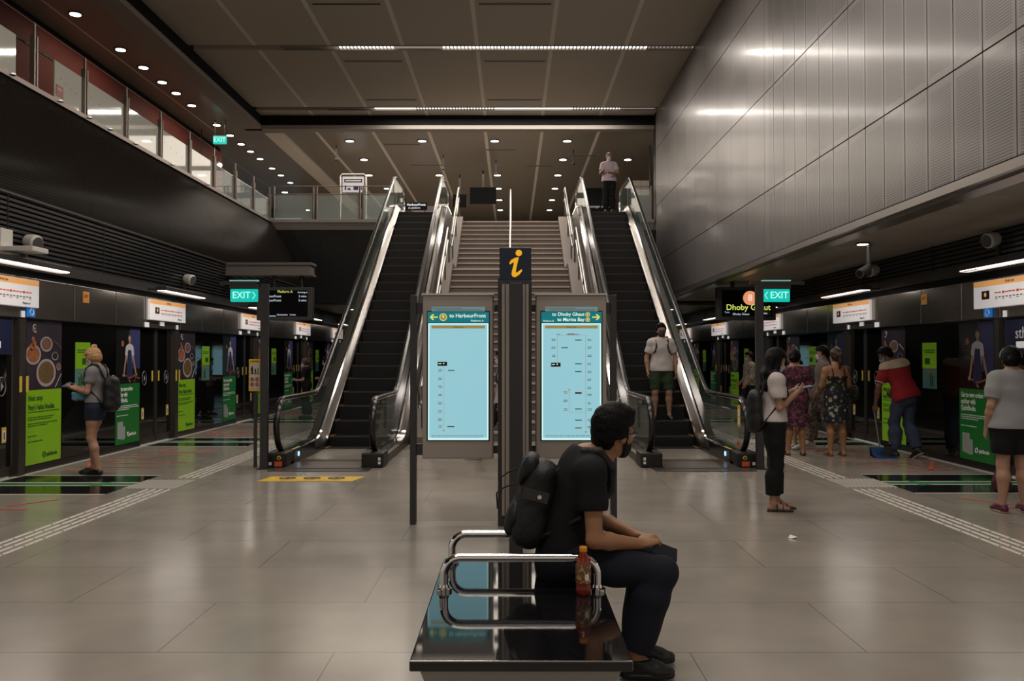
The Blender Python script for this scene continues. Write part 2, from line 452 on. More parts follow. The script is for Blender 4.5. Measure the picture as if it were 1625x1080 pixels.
# louvred bands above the screens ---------------------------------------
lou = mat('louvre_dark', (0.028, 0.028, 0.030), 0.28, spec=0.7)
loub = mat('louvre_recess', (0.006, 0.006, 0.006), 0.8)
for s, ztop in ((-1, 3.53), (1, 3.14)):
    mb = MB(); z = 2.74
    x = s * XP
    while z < ztop - 0.03:
        mb.prism([(x, z), (x + s*0.045, z + 0.018), (x + s*0.045, z + 0.05), (x, z + 0.036)], 'y', 5.0, 36)
        z += 0.062
    mb.box((x + s*0.05, 5.0, 2.5), (x + s*0.12, 36, ztop), 1)
    mb.box((x - s*0.02, 5.0, 2.60), (x + s*0.06, 36, 2.74), 2)
    yy = 5.0 + (0.7 if s < 0 else 0.3)
    while yy < 36:
        mb.box((x - s*0.004, yy - 0.012, 2.70), (x + s*0.05, yy + 0.012, ztop), 1); yy += 2.56
    if s < 0: mb.box((x - s*0.02, 5.0, ztop - 0.03), (x + s*0.1, YE, ztop), 2)
    struct('wall_' + ('left' if s < 0 else 'right_platform') + '_louvre', mb, [lou, loub, dark_grey])

# flared, finely ribbed wall below the balcony --------------------------
rib = bpy.data.materials.new('ribbed_bronze'); rib.use_nodes = True
n, l = nodes(rib); b = n['Principled BSDF']
tc = n.new('ShaderNodeTexCoord'); sep = n.new('ShaderNodeSeparateXYZ'); l.new(tc.outputs['Object'], sep.inputs[0])
w = math_node(n, l, 'FRACT', math_node(n, l, 'DIVIDE', sep.outputs[2], 0.042))
w2 = math_node(n, l, 'LESS_THAN', w, 0.35)
mx = n.new('ShaderNodeMix'); mx.data_type = 'RGBA'
mx.inputs[6].default_value = (0.020, 0.0165, 0.014, 1); mx.inputs[7].default_value = (0.010, 0.008, 0.007, 1)
l.new(w2, mx.inputs[0]); l.new(mx.outputs[2], b.inputs['Base Color'])
b.inputs['Metallic'].default_value = 0.0; b.inputs['Roughness'].default_value = 0.24; b.inputs['IOR'].default_value = 1.035
prof = [(-6.2, 3.53), (-6.22, 3.75), (-6.30, 4.02), (-6.42, 4.32), (-6.56, 4.62), (-6.72, 4.92), (-6.90, 5.20), (-7.08, 5.42)]
mb = MB()
seg = [Y0 + i * 3.0 for i in range(12)]; seg = [v for v in seg if v < YE] + [YE]
for i in range(len(seg) - 1):
    a, e = seg[i] + 0.004, seg[i + 1] - 0.004
    mb.strip([(p[0], a, p[1]) for p in prof], [(p[0], e, p[1]) for p in prof])
mb.prism([(-7.5, 5.42), (-7.08, 5.42), (-7.06, 5.46), (-7.5, 5.46)], 'y', Y0, YE)
mb.prism([(p[0]-0.01, p[1]) for p in prof] + [(-7.6, 5.42), (-7.6, 3.5)], 'y', Y0, YE, 1)
struct('wall_left', mb, [rib, gap])
# upper corridor behind it
redm = mat('oxblood_wall', (0.105, 0.021, 0.014), 0.7, spec=0.15)
struct('floor_corridor', MB().box((-9.5, Y0, ZF-0.1), (-7.08, YE, ZF)), slab)
mb = MB().box((-9.5, Y0, ZF), (-9.4, 28.5, ZU-0.14)).box((-9.52, Y0, ZU-0.14), (-9.46, 28.5, ZU), 1)
struct('wall_corridor', mb, [redm, gap])
# ================================================================ platform screens (both sides)
hdr = mat('header_steel', (0.30, 0.27, 0.24), 0.22, 0.9, var=0.25, vscale=1.2)
hdr_lo = mat('header_lower', (0.13, 0.12, 0.115), 0.35, 0.6)
psd_glass = mat('screen_glass', (0.005, 0.005, 0.005), 0.03, spec=0.8)
psd_frame = mat('screen_frame', (0.09, 0.078, 0.068), 0.3, 0.7)
psd_black = mat('screen_black', (0.010, 0.009, 0.009), 0.25)
board_white = mat('board_white', (0.50, 0.47, 0.46), 0.4, emit=(0.95, 0.9, 0.9), es=0.32)
board_orange = mat('board_orange', (0.55, 0.25, 0.06), 0.4, emit=(0.95, 0.48, 0.18), es=0.35)
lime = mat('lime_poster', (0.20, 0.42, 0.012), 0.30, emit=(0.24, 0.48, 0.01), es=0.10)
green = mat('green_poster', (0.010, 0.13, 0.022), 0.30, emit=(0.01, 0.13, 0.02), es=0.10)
plum = mat('plum_backdrop', (0.035, 0.024, 0.038), 0.35, var=0.5, vscale=3)
lime_ink = mat('poster_dark_ink', (0.02, 0.09, 0.01), 0.5)
bowl_m = mat('bowl_print', (0.42, 0.36, 0.36), 0.4)
noodle_m = mat('noodle_print', (0.16, 0.10, 0.04), 0.4, var=0.7, vscale=25)
chilli_m = mat('fried_food_print', (0.36, 0.12, 0.05), 0.4, var=0.6, vscale=22)
meat_m = mat('stew_print', (0.20, 0.10, 0.08), 0.4, var=0.5, vscale=25)
skinp = mat('printed_skin', (0.38, 0.22, 0.16), 0.5)
apron_m = mat('printed_apron', (0.015, 0.02, 0.075), 0.5)
shirt_p = mat('printed_shirt', (0.55, 0.52, 0.58), 0.5)
brick_blue = mat('printed_blue_wall', (0.035, 0.04, 0.14), 0.4, var=0.4, vscale=5)
teal = mat('pale_teal_print', (0.10, 0.26, 0.24), 0.4)
pink = mat('pink_label', (0.6, 0.15, 0.22), 0.4)
blue_s = mat('access_blue', (0.01, 0.16, 0.50), 0.4, emit=(0.01, 0.2, 0.7), es=0.3)
pale_yel = mat('pale_yellow', srgb(222, 190, 70), 0.5)
navy = mat('navy_print', (0.010, 0.014, 0.05), 0.3)

def module(s, y0, first):
    """one 5.11 m bay of the platform screens; s = -1 blonde woman's side, +1 sweeper's side"""
    X = s * XP
    f = lambda d: X - s * d                       # d metres out from the screen into the hall
    side = 'the blonde woman\'s side' if s < 0 else 'the sweeper\'s side'
    pos = ['first', 'second', 'third', 'fourth', 'fifth', 'sixth'][first]
    face = '+x' if s < 0 else '-x'
    t = thing('platform_screen', 'dark glass screen bay with steel header, %s from the benches on %s' % (pos, side), 'platform screen', (X, y0, 0), 'glass platform screen bays')
    P = 5.11
    if s < 0: zA, zG, zB, zD, zF = (0, .92), (.92, 2.56), (2.56, 3.45), (3.45, 4.85), (4.85, 5.11)
    else:     zF, zA, zG, zB, zD = (0, .23), (.23, 1.14), (1.14, 2.80), (2.80, 3.72), (3.72, 5.11)
    for (a, b_) in (zA, zG, zB):
        MB().box((f(-.06), y0+a+.012, .09), (f(0), y0+b_-.012, 1.97)).build('glass_panel', psd_glass, t)
    MB().box((f(-.08), y0, 0), (f(.02), y0+zB[1] if s < 0 else y0+zD[0], .09)).build('kick_plate', psd_black, t)
    # header panels
    hz = [(0, 1.15), (1.15, 2.45), (2.45, 3.55), (3.55, 5.11)] if s < 0 else [(0, .95), (.95, 2.15), (2.15, 3.75), (3.75, 5.11)]
    for (a, b_) in hz:
        MB().cbox((f(-.05), y0+a+.012, 1.985), (f(.05), y0+b_-.012, 2.50), .006).build('header_panel', hdr, t)
    MB().box((f(-.06), y0, 1.965), (f(.03), y0+P, 1.988)).build('header_rail', psd_black, t)
    # frame post
    m = MB().box((f(-.06), y0+zF[0]+.02, 0), (f(.06), y0+zF[1]-.10, 1.97)); m.build('frame_post', psd_frame, t)
    m = MB().box((f(-.06), y0+zF[1]-.09, 0), (f(.02), y0+zF[1]-.01, 1.97)); m.build('frame_post', psd_black, t)
    # door leaves
    a, b_ = y0+zD[0], y0+zD[1]; mid = (a+b_)/2
    for (u, v, sg) in ((a, mid, 1), (mid, b_, -1)):
        lf = MB().box((f(-.04), u+.008, .02), (f(-.02), v-.008, 1.965)).build('door_leaf', psd_glass, t)
        e = v - .03 if sg > 0 else u + .03
        MB().box((f(-.02), e-.02, .02), (f(-.005), e+.02, 1.965)).build('edge_frame', psd_frame, lf)
        MB().box((f(-.02), u+.01, .02), (f(-.008), v-.01, .14)).build('bottom_rail', psd_frame, lf)
        e2 = v - .14 if sg > 0 else u + .14
        MB().box((f(-.018), e2-.024, 1.07), (f(-.012), e2+.024, 1.25)).build('warning_sticker', pale_yel, lf)
        c = u + .17 if sg > 0 else v - .17
        m = MB().box((f(-.018), c-.045, .44), (f(-.012), c+.045, .63), 0).box((f(-.0125), c-.033, .46), (f(-.011), c+.033, .59), 1).box((f(-.0115), c-.012, .48), (f(-.0105), c+.012, .57), 2)
        m.build('warning_sticker', [pale_yel, white_ink, black_ink], lf)
        ring = MB(); cc = (f(-.014), (u+v)/2 + (-.12*sg), 1.13)
        ring.tube([(cc[0], cc[1]+.085*math.cos(q*PI/12), cc[2]+.115*math.sin(q*PI/12)) for q in range(24)], .004, 4, closed=True)
        ring.add([(cc[0], cc[1]-.02, cc[2]-.06), (cc[0], cc[1]-.02, cc[2]+.06), (cc[0], cc[1]+.045, cc[2])], [(0, 1, 2)])
        ring.build('door_arrow', mat('arrow_grey', (.30, .30, .30), .5), lf)
    # stickers on the frame
    for e in (y0+zF[0]+.05, y0+zF[1]-.06):
        MB().box((f(.061), e-.03, 1.05), (f(.064), e+.03, 1.25)).build('warning_sticker', pale_yel, t)
    # small fittings under the header
    dy = (3.6, 4.25, 4.95) if s < 0 else (3.75, 4.4, 5.0)
    for j, q in enumerate(dy):
        w = .08 if j < 2 else .035
        MB().box((f(.051), y0+q-w, 1.99 if j != 1 else 2.03), (f(.062), y0+q+w, 2.07 if j != 1 else 2.10)).build('door_plate', board_white, t)
    return t

def map_board(s, ya, yb, lab):
    X = s * XP; f = lambda d: X - s * d
    face = '+x' if s < 0 else '-x'
    t = thing('route_map_board', lab, 'sign', (f(.05), (ya+yb)/2, 2.11), 'route map boards over the platform doors')
    MB().cbox((f(.052), ya, 2.12), (f(.10), yb, 2.47), .006).build('board', board_white, t)
    MB().box((f(.1005), ya+.01, 2.395), (f(.103), yb-.01, 2.465)).build('title_band', board_orange, t)
    d = 1 if s < 0 else -1
    c = (ya+yb)/2
    text('Circle Line', .045, (f(.105), c, 2.43), face, black_ink, t)
    st = ya + .3 if s < 0 else yb - .3
    MB().box((f(.101), st-.09, 2.23), (f(.104), st+.09, 2.34)).build('station_block', black_ink, t)
    MB().disc((f(.106), st, 2.29), .03, 'x').build('station_dot', board_orange, t)
    m = MB(); m2 = MB()
    L = (yb-ya)
    p0 = ya + (.45 if s < 0 else .12)
    for k in range(14):
        q = p0 + k * (L-.62)/14
        m.box((f(.101), q, 2.292), (f(.103), q + (L-.62)/14 - .015, 2.308)) if k % 4 != 3 else m.box((f(.101), q, 2.285), (f(.103), q+.05, 2.315))
        m2.box((f(.101), q+.005, 2.235), (f(.103), q+.05, 2.25))
        if k % 2: m2.box((f(.101), q+.0, 2.215), (f(.103), q+.05, 2.224))
    m.build('route_line', red_orange, t); m2.build('station_names', mid_grey, t)
    text('Platform A' if s < 0 else 'Platform B', .042, (f(.105), yb-.3 if s < 0 else ya+.3, 2.165), face, black_ink, t)
    return t

def food_poster(s, ya, lab, full=True):
    X = s * XP; f = lambda d: X - s * d
    face = '+x' if s < 0 else '-x'; W_ = .90
    t = thing('noodle_poster', lab, 'poster', (f(0), ya+.46, .1), 'noodle shop posters on the screens')
    MB().box((f(.001), ya+.01, 1.06), (f(.004), ya+W_, 1.96)).build('picture_area', plum, t)
    MB().box((f(.001), ya+.01, .10), (f(.004), ya+W_, 1.06)).build('lime_area', lime, t)
    u = lambda q: ya + q if s < 0 else ya + .92 - q          # q runs left to right for the reader
    x = f(.0055)
    def bowl(q, z, r, ry, fm_, k):
        p = MB().disc((x, u(q), z), r, 'x', 28, rx=ry).build('printed_bowl', bowl_m, t)
        MB().disc((f(.0065), u(q), z+.004), r*.80, 'x', 24, rx=ry*.80).build('printed_food', fm_, p)
    bowl(.50, 1.66, .10, .155, meat_m, 0)
    bowl(.50, 1.28, .185, .245, noodle_m, 1)
    bowl(.18, 1.52, .13, .185, chilli_m, 2)
    m = MB()
    for q, z, r in ((.14, 1.62, .05), (.2, 1.66, .045), (.17, 1.72, .035), (.12, 1.55, .05), (.22, 1.57, .05)): m.disc((f(.0075), u(q), z), r, 'x', 10, rx=r*1.1)
    m.build('printed_food', chilli_m, t)
    bowl(.72, 1.50, .055, .085, black_ink, 3)
    bowl(.82, 1.36, .05, .06, meat_m, 4)
    m = MB()
    m.tube([(f(.010), u(.70), 1.70), (f(.010), u(.88), 1.60)], .005, 4); m.tube([(f(.010), u(.72), 1.08), (f(.010), u(.88), 1.26)], .005, 4)
    m.build('printed_chopsticks', bowl_m, t)
    m = MB().tube([(f(.010), u(.2)+.045*math.cos(q), 1.86+.05*math.sin(q)) for q in [a*PI/8 for a in range(2, 15)]], .008, 5)
    m.disc((f(.006), u(.21), 1.86), .02, 'x', 10)
    m.build('printed_emblem', bowl_m, t)
    if full:
        al = 'LEFT'
        text('Next stop:', .10, (f(.006), u(.07), .955), face, lime_ink, t, align=al, sx=.82, bold=.002, fit=.7)
        text("Pang's Hakka Noodles", .10, (f(.006), u(.07), .835), face, lime_ink, t, align=al, sx=.72, bold=.002, fit=.78)
        m = MB().box((f(.005), u(.07), .772), (f(.007), u(.84), .782)); m.build('underline', lime_ink, t)
        m = MB()
        for z, e in ((.70, .70), (.672, .64), (.62, .80), (.592, .55), (.46, .28), (.39, .42)):
            q = .07
            while q < e:
                w = random.uniform(.03, .08); m.box((f(.005), u(q), z), (f(.007), u(min(q+w, e)), z+.013)); q += w + .014
        m.build('printed_text', lime_ink, t)
        m = MB().tube([(f(.010), u(.46)+.03*math.cos(q), .205+.035*math.sin(q)) for q in [a*PI/8 for a in range(17)]], .006, 5)
        m.build('printed_emblem', lime_ink, t)
        text('quickbooks', .075, (f(.006), u(.52), .20), face, lime_ink, t, align=al, sx=.8, bold=.002, fit=.34)
    return t

def chef_poster(s, ya, lab):
    X = s * XP; f = lambda d: X - s * d
    face = '+x' if s < 0 else '-x'; W_ = .90
    t = thing('kitchen_poster', lab, 'poster', (f(0), ya+.46, .1), 'kitchen posters on the screens')
    u = lambda q: ya + q if s < 0 else ya + .92 - q
    MB().box((f(.001), u(.01), 1.06), (f(.004), u(.90), 1.96)).build('picture_area', psd_black, t)
    MB().box((f(.0045), u(.50), 1.30), (f(.0055), u(.90), 1.955)).build('printed_wall', brick_blue, t)
    MB().box((f(.001), u(.01), .10), (f(.004), u(.90), 1.06)).build('green_area', green, t)
    x = f(.007)
    P = lambda q, z: (x, u(q), z)
    m = MB().disc(P(.50, 1.80), .065, 'x', 18, rx=.055)
    for a, b_ in (((.40, 1.60), (.30, 1.22)), ((.60, 1.60), (.74, 1.22))):
        m.add([P(a[0]-.03, a[1]), P(a[0]+.03, a[1]), P(b_[0]+.025, b_[1]), P(b_[0]-.025, b_[1])], [(0, 1, 2, 3)])
    m.disc(P(.29, 1.20), .03, 'x', 10, rx=.045); m.disc(P(.75, 1.20), .03, 'x', 10, rx=.045)
    m.box((f(.0062), u(.475), 1.70), (f(.0068), u(.525), 1.77))
    m.build('printed_cook', skinp, t)
    MB().add([(f(.0075), u(a), z) for a, z in ((.445, 1.80), (.45, 1.87), (.50, 1.89), (.55, 1.87), (.555, 1.80), (.50, 1.845))], [range(6)]).build('printed_hair', black_ink, t)
    MB().add([(f(.0078), u(a), z) for a, z in ((.45, 1.70), (.55, 1.70), (.64, 1.66), (.67, 1.52), (.60, 1.50), (.60, 1.30), (.40, 1.30), (.40, 1.50), (.33, 1.52), (.36, 1.66))], [range(10)]).build('printed_shirt', shirt_p, t)
    MB().add([(f(.0085), u(a), z) for a, z in ((.44, 1.60), (.56, 1.60), (.58, 1.50), (.62, 1.24), (.60, 1.14), (.40, 1.14), (.38, 1.24), (.42, 1.50))], [range(8)]).build('printed_apron', apron_m, t)
    m = MB()
    random.seed(3)
    for k in range(16):
        q, z = random.uniform(.36, .86), random.uniform(1.09, 1.20); m.disc((f(.0088), u(q), z), .016, 'x', 7, rx=.03)
    m.disc((f(.0088), u(.24), 1.70), .05, 'x', 10, rx=.05)
    m.build('printed_dishes', chilli_m, t)
    for k, (z, w) in enumerate(((.975, 'Get to new orders'), (.885, 'quicker with'), (.795, 'QuickBooks.'))):
        text(w, .098, (f(.006), u(.06), z), face, white_ink, t, align='LEFT', sx=.76, bold=.002, fit=.76)
    m = MB()
    for z, e in ((.70, .80), (.672, .86), (.644, .50), (.55, .46)):
        q = .06
        while q < e:
            w = random.uniform(.03, .08); m.box((f(.005), u(q), z), (f(.007), u(min(q+w, e)), z+.012)); q += w + .014
    m.build('printed_text', white_ink, t)
    ph = MB().add([(f(.006), u(a), z) for a, z in ((.08, .20), (.08, .46), (.28, .46), (.28, .38), (.36, .38), (.36, .18), (.30, .17))], [range(7)]).build('printed_device', teal, t)
    ph.data.materials[0] = mat('printed_pale', (0.35, 0.40, 0.38), 0.4)
    MB().tube([(f(.010), u(.46)+.028*math.cos(q), .245+.032*math.sin(q)) for q in [a*PI/8 for a in range(17)]], .007, 5).build('printed_emblem', white_ink, t)
    text('quickbooks', .07, (f(.006), u(.51), .24), face, white_ink, t, align='LEFT', sx=.8, bold=.002, fit=.36)
    return t

def notice_poster(s, ya, lab):
    X = s * XP; f = lambda d: X - s * d
    face = '+x' if s < 0 else '-x'
    t = thing('notice_poster', lab, 'poster', (f(0), ya+.22, 1.0), 'lime and teal notices on the dark glass')
    MB().box((f(.001), ya, 1.02), (f(.004), ya+.44, 1.70)).build('lower_print', teal, t)
    MB().box((f(.0045), ya, 1.32), (f(.0055), ya+.44, 1.70)).build('upper_print', lime, t)
    m = MB().box((f(.006), ya+.05, 1.58), (f(.007), ya+.39, 1.595)).box((f(.006), ya+.05, 1.55), (f(.007), ya+.36, 1.565))
    m.box((f(.006), ya+.2, 1.38), (f(.007), ya+.36, 1.47)); m.box((f(.006), ya+.1, 1.06), (f(.007), ya+.14, 1.2)); m.box((f(.006), ya+.16, 1.06), (f(.007), ya+.2, 1.24))
    m.build('notice_print', lime_ink, t)
    MB().box((f(.006), ya+.08, 1.26), (f(.007), ya+.34, 1.275)).build('notice_line', red_orange, t)
    return t

def light_strip(s, ya, yb, lab):
    x = s * 5.86
    t = thing('platform_light', lab, 'light fitting', (x, (ya+yb)/2, 2.62), 'long lights above the platform screens')
    m = MB().cbox((x-.09, ya-.03, 2.60), (x+.09, yb+.03, 2.67), .01); m.build('housing', dark_grey, t)
    MB().box((x-.07, ya, 2.588), (x+.07, yb, 2.60)).build('diffuser', glow('platform_diffuser', (1.0, 0.90, 0.84), 3.4), t)
    m = MB(); y = ya; P = [(x-.074, ya), (x-.070, ya)]
    while y < yb-.02:
        P += [(x-.070, y+.002), (x+.07, y+.002), (x+.07, y+.014), (x-.070, y+.014)]; y += .085
    P += [(x-.070, yb), (x-.074, yb)]
    m.prism(P, 'z', 2.578, 2.5875)
    m.build('louvre_grid', satin_steel, t)
    MB().box((s*5.95, ya+.2, 2.62), (s*6.2, ya+.25, 2.65)).box((s*5.95, yb-.25, 2.62), (s*6.2, yb-.2, 2.65)).build('bracket', dark_grey, t)
    return t

ORD = ['nearest the benches', 'second along', 'third along', 'fourth along', 'fifth along', 'at the far end']
for s in (-1, 1):
    nm = "the blonde woman's side" if s < 0 else "the sweeper's side"
    y00 = (11.24 if s < 0 else 11.10) - 5.11
    for k in range(6):
        y0 = y00 + 5.11 * k
        module(s, y0, k)
        if k < 5:
            if s < 0: map_board(s, y0+3.62, y0+5.24, 'white route map board with orange band on %s, %s' % (nm, ORD[k]))
            else: map_board(s, y0+3.95-5.11+5.11, y0+5.66, 'white route map board with orange band on %s, %s' % (nm, ORD[k]))
        light_strip(s, y0+3.5, y0+5.4, 'long louvred light over the screen doors on %s, %s' % (nm, ORD[k]))
        if k == 0: continue
        if s < 0:
            food_poster(s, y0, 'poster of noodle bowls over a lime panel on %s, %s' % (nm, ORD[k-1]))
            chef_poster(s, y0+2.55, 'aproned cook poster with green lower panel on %s, %s' % (nm, ORD[k-1]))
            notice_poster(s, y0+1.28, 'lime and teal notice on the dark glass on %s, %s' % (nm, ORD[k-1]))
        else:
            chef_poster(s, y0+.22, 'aproned cook poster with green lower panel on %s, %s' % (nm, ORD[k-1]))
            food_poster(s, y0+2.79, 'poster of noodle bowls over a lime panel on %s, %s' % (nm, ORD[k-1]))
            notice_poster(s, y0+1.78, 'lime and teal notice on the dark glass on %s, %s' % (nm, ORD[k-1]))
# navy door print beside the nearest posters
for s in (-1, 1):
    X = s * XP; f = lambda d: X - s * d
    face = '+x' if s < 0 else '-x'
    ya, yb = (9.62, 10.9) if s < 0 else (9.9, 11.05)
    t = thing('door_advert', 'navy printed band at the top of the nearest doors on the %s side' % ("blonde woman's" if s < 0 else "sweeper's"), 'poster', (f(0), (ya+yb)/2, 1.6))
    MB().box((f(.022), ya, 1.52), (f(.026), yb, 1.95)).build('print_area', navy, t)
    text('sthk' if s > 0 else 'bl', .20, (f(.028), (ya+yb)/2 if s < 0 else yb-.4, 1.78), face, white_ink, t)
    MB().box((f(.027), yb-.85 if s > 0 else yb-.6, 1.60), (f(.029), yb-.25, 1.68)).build('plate', board_white, t)
    text('This is the home', .05, (f(.030), yb-.55 if s > 0 else yb-.42, 1.64), face, black_ink, t, sx=.7)
    # wheelchair sign at the end of the nearest header
    yc = 11.24 if s < 0 else 11.36
    w = thing('wheelchair_sign', 'small blue wheelchair sign on the steel header of the %s side' % ("blonde woman's" if s < 0 else "sweeper's"), 'sign', (f(.06), yc, 2.0))
    MB().cbox((f(.055), yc-.09, 2.00), (f(.075), yc+.09, 2.18), .004).build('plate', blue_s, w)
    q = lambda a, z: (f(.078), yc + (a if s < 0 else -a), z)
    m = MB().disc(q(-.01, 2.15), .012, 'x', 10)
    m.tube([q(-.01, 2.135), q(-.005, 2.09), q(.035, 2.09), q(.05, 2.045)], .007, 6)
    m.tube([q(.0 + .04*math.cos(a), 2.06 + .04*math.sin(a)) for a in [k*PI/8 + PI*.6 for k in range(12)]], .005, 5)
    m.build('wheelchair_symbol', white_ink, w)
# orange notices on the header panels
for s, yc in ((-1, 12.72), (1, 13.15)):
    X = s * XP; f = lambda d: X - s * d
    t = thing('header_notice', 'small square orange notice stuck on the steel header of the %s side' % ("blonde woman's" if s < 0 else "sweeper's"), 'sign', (f(.05), yc, 2.3))
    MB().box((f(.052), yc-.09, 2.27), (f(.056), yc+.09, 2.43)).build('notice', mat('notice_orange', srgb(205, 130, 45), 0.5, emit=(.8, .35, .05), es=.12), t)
    text('LIFT' if s < 0 else 'LIFT', .06, (f(.058), yc, 2.36), '+x' if s < 0 else '-x', black_ink, t)

# speakers on the louvres
def speaker(s, y, z, lab):
    X = s * XP; f = lambda d: X - s * d
    t = thing('wall_speaker', lab, 'loudspeaker', (f(0), y, z), 'round speakers on the louvred walls')
    m = MB(); V = (-s, -.35, -.25); v = Vector(V).normalized()
    c = Vector((f(.10), y, z)); a = c - v*.10; b_ = c + v*.09
    m.tube([a, a+v*.02, c, b_-v*.02, b_], [.05, .085, .10, .10, .085], 18); m.build('housing', white_paint, t)
    MB().tube([b_+v*.001, b_+v*.006], .078, 18).build('grille', mid_grey, t)
    MB().box((f(-.01), y-.02, z-.20), (f(.03), y+.02, z-.06)).tube([(f(.01), y, z-.05), tuple(a)], .012, 6).build('bracket', dark_grey, t)
speaker(-1, 11.2, 2.95, "pale round speaker on the louvres above the blonde woman's nearest doors")
speaker(-1, 16.65, 2.95, 'pale round speaker on the louvres beside the hanging departure display beam')
speaker(1, 14.9, 2.95, "pale round speaker on the louvres behind the tubular security camera")
speaker(1, 11.2, 2.98, "pale round speaker on the louvres above the cook poster nearest the sweeper")
# balcony glass, posts, rails (over the flared wall)
gpanel = mat('pale_reflection_glass', (0.58, 0.59, 0.53), 0.04, spec=0.8, coat=0.6)  # pale base colour painted in for the metal wall mirrored in the glass
posts = [9.85, 11.43, 13.0, 14.55, 16.12, 17.7, 19.3, 20.9, 22.5, 24.1, 25.7]
post_m = mat('balcony_post', (0.22, 0.18, 0.155), 0.35, 0.6)
G = 'posts of the balcony over the flared wall'
names = ['at the camera end', 'second', 'third', 'fourth', 'fifth', 'sixth', 'seventh', 'eighth', 'ninth', 'tenth', 'at the concourse corner']
t = thing('balcony_railing', 'glass balcony railing with flat steel posts above the flared dark wall', 'railing', (-7.1, 17, ZF))
for y in posts:
    MB().box((-7.12, y-.055, ZF), (-7.05, y-.02, 6.25)).box((-7.12, y+.02, ZF), (-7.05, y+.055, 6.25)).box((-7.10, y-.02, ZF+.1), (-7.07, y+.02, 6.44)).build('post', post_m, t)
MB().tube([(-7.20, 3, 6.14), (-7.20, 26, 6.14)], .02, 8).build('handrail', satin_steel, t)
MB().tube([(-7.08, 3, 6.43), (-7.08, 26, 6.43)], .006, 5).build('top_wire', post_m, t)
for i in range(len(posts)-1):
    a, e = posts[i]+.07, posts[i+1]-.07
    if i in (2,): a = 13.62
    if i == 0 or i == 1: e = e if i == 0 else 12.55
    far = i >= 8
    MB().box((-7.115, a, ZF+.02), (-7.10, e, 6.10)).build('glass_pane', clear_glass if far or i == 7 else gpanel, t)
    if not (far or i == 7):
        m = MB()
        for q in range(4): m.disc((-7.098, a+.18+(e-a-.3)*q/3.6, 5.86-.03*q), .012, 'x', 8)
        m.build('reflection_dot', black_ink, t)  # dark dots drawn as reflections in the panes, no fittings
MB().box((-7.14, 3, ZF-.04), (-7.03, 26, ZF+.03)).build('base_channel', post_m, t)
t = thing('fire_notice', 'small red notice low on the balcony glass, near its second post', 'sign', (-7.095, 13.75, 5.6))
MB().box((-7.098, 13.66, 5.56), (-7.094, 13.88, 5.74)).build('plate', mat('notice_red', (.30, .05, .03), .4), t)
text('FIRE', .07, (-7.092, 13.77, 5.67), '+x', white_ink, t)
for i, y in enumerate((12.35, 13.65, 14.6, 15.35, 16.4, 18.2, 20.3)):
    t = thing('edge_light', 'tiny white marker light along the edge of the balcony ledge', 'light', (-7.02, y, 5.47), 'marker lights along the balcony ledge')
    MB().lathe((-7.02, y, 5.46), [(.035, 0), (.035, .012), (.028, .02)], 12).build('lens', glow('marker_light', (1, .97, .95), .8), t)
    MB().lathe((-7.02, y, 5.452), [(.045, 0), (.045, .008)], 12).build('rim', satin_steel, t)
# ================================================================ escalators, stairs, railings
TAN = math.tan(math.radians(30))
YB, YT = 14.4, 14.4 + ZF / TAN                 # where the nosing line leaves the floor and reaches the upper floor
def slope_line(off_bottom, off_top=None, y0=12.2, y1=25.6, R=1.0):
    """(Y,Z) polyline: level, bend, 30 degree climb, bend, level"""
    off_top = off_bottom if off_top is None else off_top
    P = [(y0, off_bottom)]
    d = R * math.tan(math.radians(15))
    for k in range(9):
        a = math.radians(30) * k / 8
        P.append((YB - d + R*math.sin(a), off_bottom + R*(1-math.cos(a))))
    for k in range(8, -1, -1):
        a = math.radians(30) * k / 8
        P.append((YT + d - R*math.sin(a), ZF + off_top - R*(1-math.cos(a))))
    P.append((y1, ZF + off_top))
    return P
step_m = mat('step_metal', (0.007, 0.006, 0.006), 0.6, 0.2)
riser_m = mat('step_riser', (0.012, 0.010, 0.010), 0.45, 0.4)
nose_m = mat('step_nosing', (0.06, 0.052, 0.048), 0.45, 0.4)
comb_m = mat('comb_plate', (0.22, 0.19, 0.17), 0.3, 0.9)
yel_line = mat('step_yellow', srgb(120, 84, 36), 0.6)
esc_glass = mat('escalator_glass', (0.10, 0.15, 0.13), 0.02, alpha=0.24, spec=0.8)

